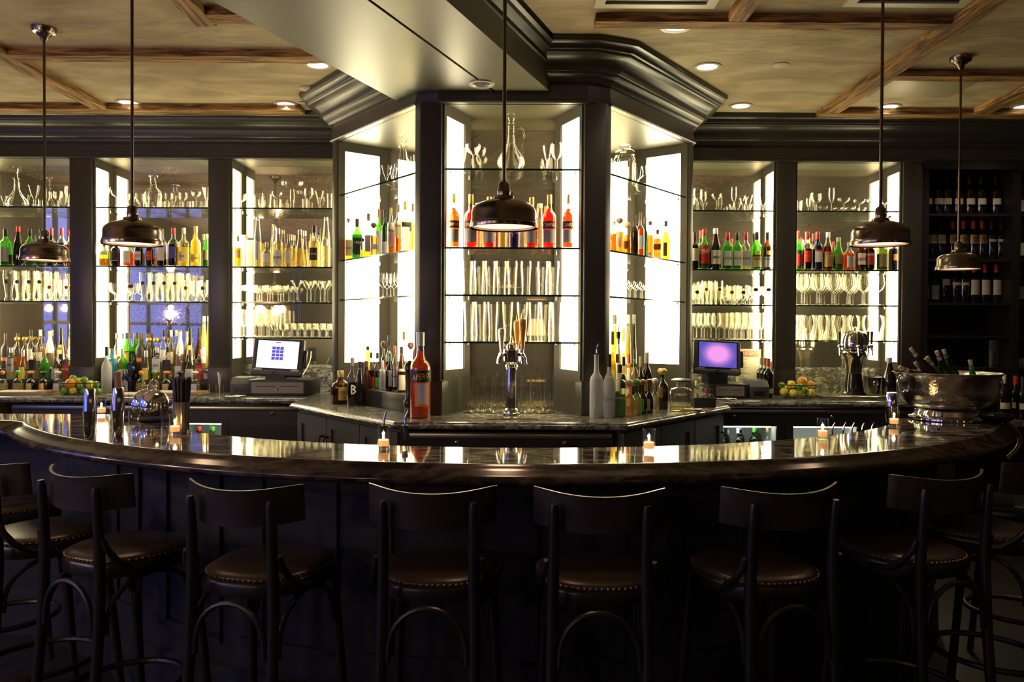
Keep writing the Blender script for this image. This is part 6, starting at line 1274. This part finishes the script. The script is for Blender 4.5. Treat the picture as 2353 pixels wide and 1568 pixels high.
X0, X1 = at(1880, 910, 5.95).x, at(2040, 910, 5.95).x
t = thing('drip_tray', 'long steel drip tray under the four-handled beer tower', 'drip tray', ((X0 + X1) / 2, 5.96, CT)); w2 = (X1 - X0) / 2
MB().box(-w2, w2, -.13, .12, 0, .026).build('pan', STEEL, t, bevel=.003); m = MB()
for i in range(44): x = -w2 + .015 + (2 * w2 - .03) * i / 43; m.box(x - .002, x + .002, -.12, .11, .026, .029)
o = m.build('grate', CHROME, t, smooth=False); o['kind'] = 'stuff'
for a in bpy.data.objects:
    if a.get('label') == 'silver domed beer tower with four black handles on the right counter': a.location.z += .029; 
p = at(2004, 860, 6.15); t = thing('ice_pail', 'small steel ice pail with ring handle in shadow by the lower right bay', 'ice pail', (p.x, 6.15, CT)); 
MB().lathe([(0, 0), (.05, 0), (.066, .15), (.07, .152), (.066, .154)], 28).build('pail', mat('dim_steel', (.35, .32, .28), .2, 1), t); MB().tube([(.0 + .018 * math.cos(a), -.068, .105 + .018 * math.sin(a)) for a in [2 * PI * i / 18 for i in range(18)]], .003, 6, closed=True).build('ring_handle', CHROME, t)
Y = 6.1; bottle(at(2043, 880, Y).x, Y, CT, at(2043, 822, Y).z - CT, .10, 'slope', 'black', None, .5, 'grey', (), name='wine_bottle', label='dark sloping bottle at the far end of the right counter under the bay')

# ================================================================ wine rack wall
RK = mat('black_rack_paint', (.012, .010, .009), .5)
t = thing('wine_rack', 'near-black recessed wine shelving at the right end of the room', 'wine rack', (0, 0, 0))
RX0, RX1, RY0, RY1 = 3.165, 5.0, 6.24, 6.62
MB().box(RX0, RX1, RY1, RY1 + .02, CT - .16, 2.80).build('back_board', RK, t, smooth=False)
MB().box(RX0, RX1, 6.20, 6.24, 2.80, SOF + .02).build('top_rail', RK, t, smooth=False)
for x in (RX0, 3.875, 4.6): MB().box(x - .005, x + .05, RY0 - .01, RY1, .89, 2.80).build('upright', RK, t, smooth=False)
SHZ = [2.465, 2.115, 1.775, 1.52, 1.275]
for z in SHZ: MB().box(RX0 + .05, RX1, RY0, RY1, z - .02, z).build('shelf_board', RK, t, smooth=False)
tag(MB().box(3.16, 5.1, 5.95, 6.62, .85, .89).build('side_counter', GRANB, smooth=False), 'low dark stone counter under the wine rack', 'counter')
def wine(px, z, ty, labspec, capc, desc, Y=6.40, glassc='black'):
    X = at(px, 500, Y).x; bottle(X, Y, z + .001, at(px, ty, Y).z - z, .078, 'wine', glassc, None, .5, capc, labspec, name='wine_bottle', label=desc, group='wine bottles in the rack')
row = 'top row of the wine rack'
for i, px in enumerate((2129, 2154, 2174, 2200, 2227, 2253, 2287)): wine(px, SHZ[0], 405, [Lb(.28, .43, 'cream', 1.0)], 'black', 'dark wine bottle with narrow cream label, %s along the top row of the wine rack' % NUM[i])
r2 = [(2121, 'small', [Lb(.32, .46, 'cream', .5)], 'black'), (2141, '', [Lb(.42, .64, 'cream', 1.0)], 'black'), (2162, '', [Lb(.42, .64, 'cream', 1.0)], 'black'), (2190, '', [Lb(.42, .64, 'gold', 1.0), Lb(.44, .62, 'brown', .85)], 'red'), (2214, '', [Lb(.42, .64, 'gold', 1.0), Lb(.44, .62, 'brown', .85)], 'red'), (2237, '', [Lb(.42, .64, 'gold', 1.0), Lb(.44, .62, 'brown', .85)], 'red'), (2257, '', [Lb(.42, .64, 'gold', 1.0), Lb(.44, .62, 'brown', .85)], 'red'), (2279, '', [Lb(.46, .53, 'cream', 1.0)], 'black'), (2300, '', [Lb(.46, .53, 'cream', 1.0)], 'black')]
for i, (px, _, lb, c) in enumerate(r2): wine(px, SHZ[1], 508, lb, c, '%s wine bottle, %s along the second row of the wine rack' % ({'red': 'red-capped brown-label', 'black': 'dark cream-label'}[c], NUM[i]))
r3 = [(2124, [Lb(.1, .46, 'lilac', .9)], 'black'), (2148, [Lb(.1, .46, 'lilac', .9)], 'black'), (2173, [Lb(.46, .66, 'cream', .9)], 'black'), (2197, [Lb(.46, .54, 'cream', 1.0)], 'black'), (2217, [Lb(.46, .54, 'cream', 1.0)], 'black'), (2240, [Lb(.22, .60, 'cream', 1.0)], 'red'), (2265, [Lb(.22, .60, 'cream', 1.0)], 'red'), (2291, [Lb(.22, .60, 'cream', 1.0)], 'red')]
for i, (px, lb, c) in enumerate(r3): wine(px, SHZ[2], 609, lb, c, '%s wine bottle, %s along the third row of the wine rack' % ({'red': 'red-capped broad-label', 'black': 'dark'}[c], NUM[i]))
for i, (k, ty) in enumerate(((0, 425), (1, 520), (2, 620))): wine(2345, SHZ[k], ty, [Lb(.14, .5, 'cream', .8)], 'red', 'wine bottle at the right picture edge, %s row from the top' % NUM[i])
for i, (px, ty, c) in enumerate(((2306, 861, 'cream'), (2333, 864, 'red'), (2350, 866, 'black'))):
    Y = 6.08 + .10 * (i % 2); X = at(px, 900, Y).x; bottle(X, Y, .89, at(px, ty, Y).z - .89, .088, 'wine', 'black', None, .5, c, [Lb(.24, .38, 'cream', 1.0)], name='wine_bottle', label='dark wine bottle with %s cap on the low counter beyond the silver bucket' % c)
p = at(2280, 838, 6.42); hh = at(2280, 782, 6.42).z - SHZ[4]
t = thing('wine_cooler_pail', 'narrow steel wine pail with ring handle on the lower rack shelf', 'ice pail', (p.x, 6.42, SHZ[4] + .001))
MB().lathe([(0, 0), (.046, 0), (.050, .01), (.056, hh - .004), (.059, hh), (.055, hh)], 32).build('pail', STEEL, t); MB().tube([(-.03 + .02 * math.cos(a), -.058, hh * .72 + .022 * math.sin(a)) for a in [2 * PI * i / 18 for i in range(18)]], .0035, 6, closed=True).build('ring_handle', CHROME, t)
for i, px in enumerate((2338, 2350)): p = at(px, 835, 6.4); t = thing('white_cup', 'white cup, %s of two on the rack shelf at the right picture edge' % NUM[i], 'cup', (p.x, 6.40, SHZ[4] + .001)); MB().lathe([(0, 0), (.02, 0), (.036, .03), (.042, .065), (.04, .065), (.03, .02), (0, .01)], 24).build('bowl', cm('white'), t)
# bottles inside the lit coolers
cb = [(1654, 'clear', 'yellow', .24), (1668, 'dgreen', 'black', .27), (1680, 'clear', 'silver', .22), (1690, 'clear', 'white', .25), (1702, 'black', 'silver', .27), (1716, 'clear', 'grey', .23), (1726, 'dgreen', 'green', .26), (1737, 'dgreen', 'green', .26), (1748, 'olive', 'yellow', .27), (1757, 'clear', 'gold', .26), (1768, 'clear', 'orange', .25)]
for i, (px, g_, c_, h) in enumerate(cb): bottle(at(px, 1000, 5.98).x, 5.92 + .072 * (i % 3), .601, h - .02, .062, 'spirit', g_, None, .5, c_, [Lb(.15, .4, c_ if c_ not in ('black',) else 'cream', .9)], label='%s-topped bottle, %s along inside the lit right cooler' % (c_, NUM[i]))
for i, (px, g_, c_) in enumerate(((438, 'clear', 'silver'), (452, 'dgreen', 'red'), (466, 'brown', 'red'), (482, 'green', 'green'), (497, 'green', 'green'))): bottle(at(px, 1000, 5.98).x, 5.93 + .08 * (i % 2), .601, .22, .07, 'spirit', g_, None, .5, c_, [Lb(.15, .55, 'rust' if c_ == 'red' else 'white', .9)], label='%s-capped beer bottle, %s along inside the lit left cooler' % (c_, NUM[i]))
# warm lamps added unseen behind the camera to brighten the stools and ceiling
for i, (x, y) in enumerate(((2.6, -2.6), (.4, -3.2), (4.2, -.6))):
    t = thing('added_fill_lamp', 'added unseen fill lamp, %s of three in the dining room opposite the bar' % NUM[i], 'added lamp', (x, y, 0), group='added fill lamps')
    MB().lathe([(0, 0), (.16, 0), (.16, .02), (.02, .03), (.02, 1.45)], 20).build('stand', BLACK, t); MB().lathe([(.16, 1.45), (.11, 1.72)], 28).build('lamp_shade', mat('fill_lamp_linen', (.7, .55, .35), .8, emit=(1, .62, .3), es=1.2), t)
    lamp('POINT', (x, y, 1.60), 16, (1, .68, .40), size=.06)
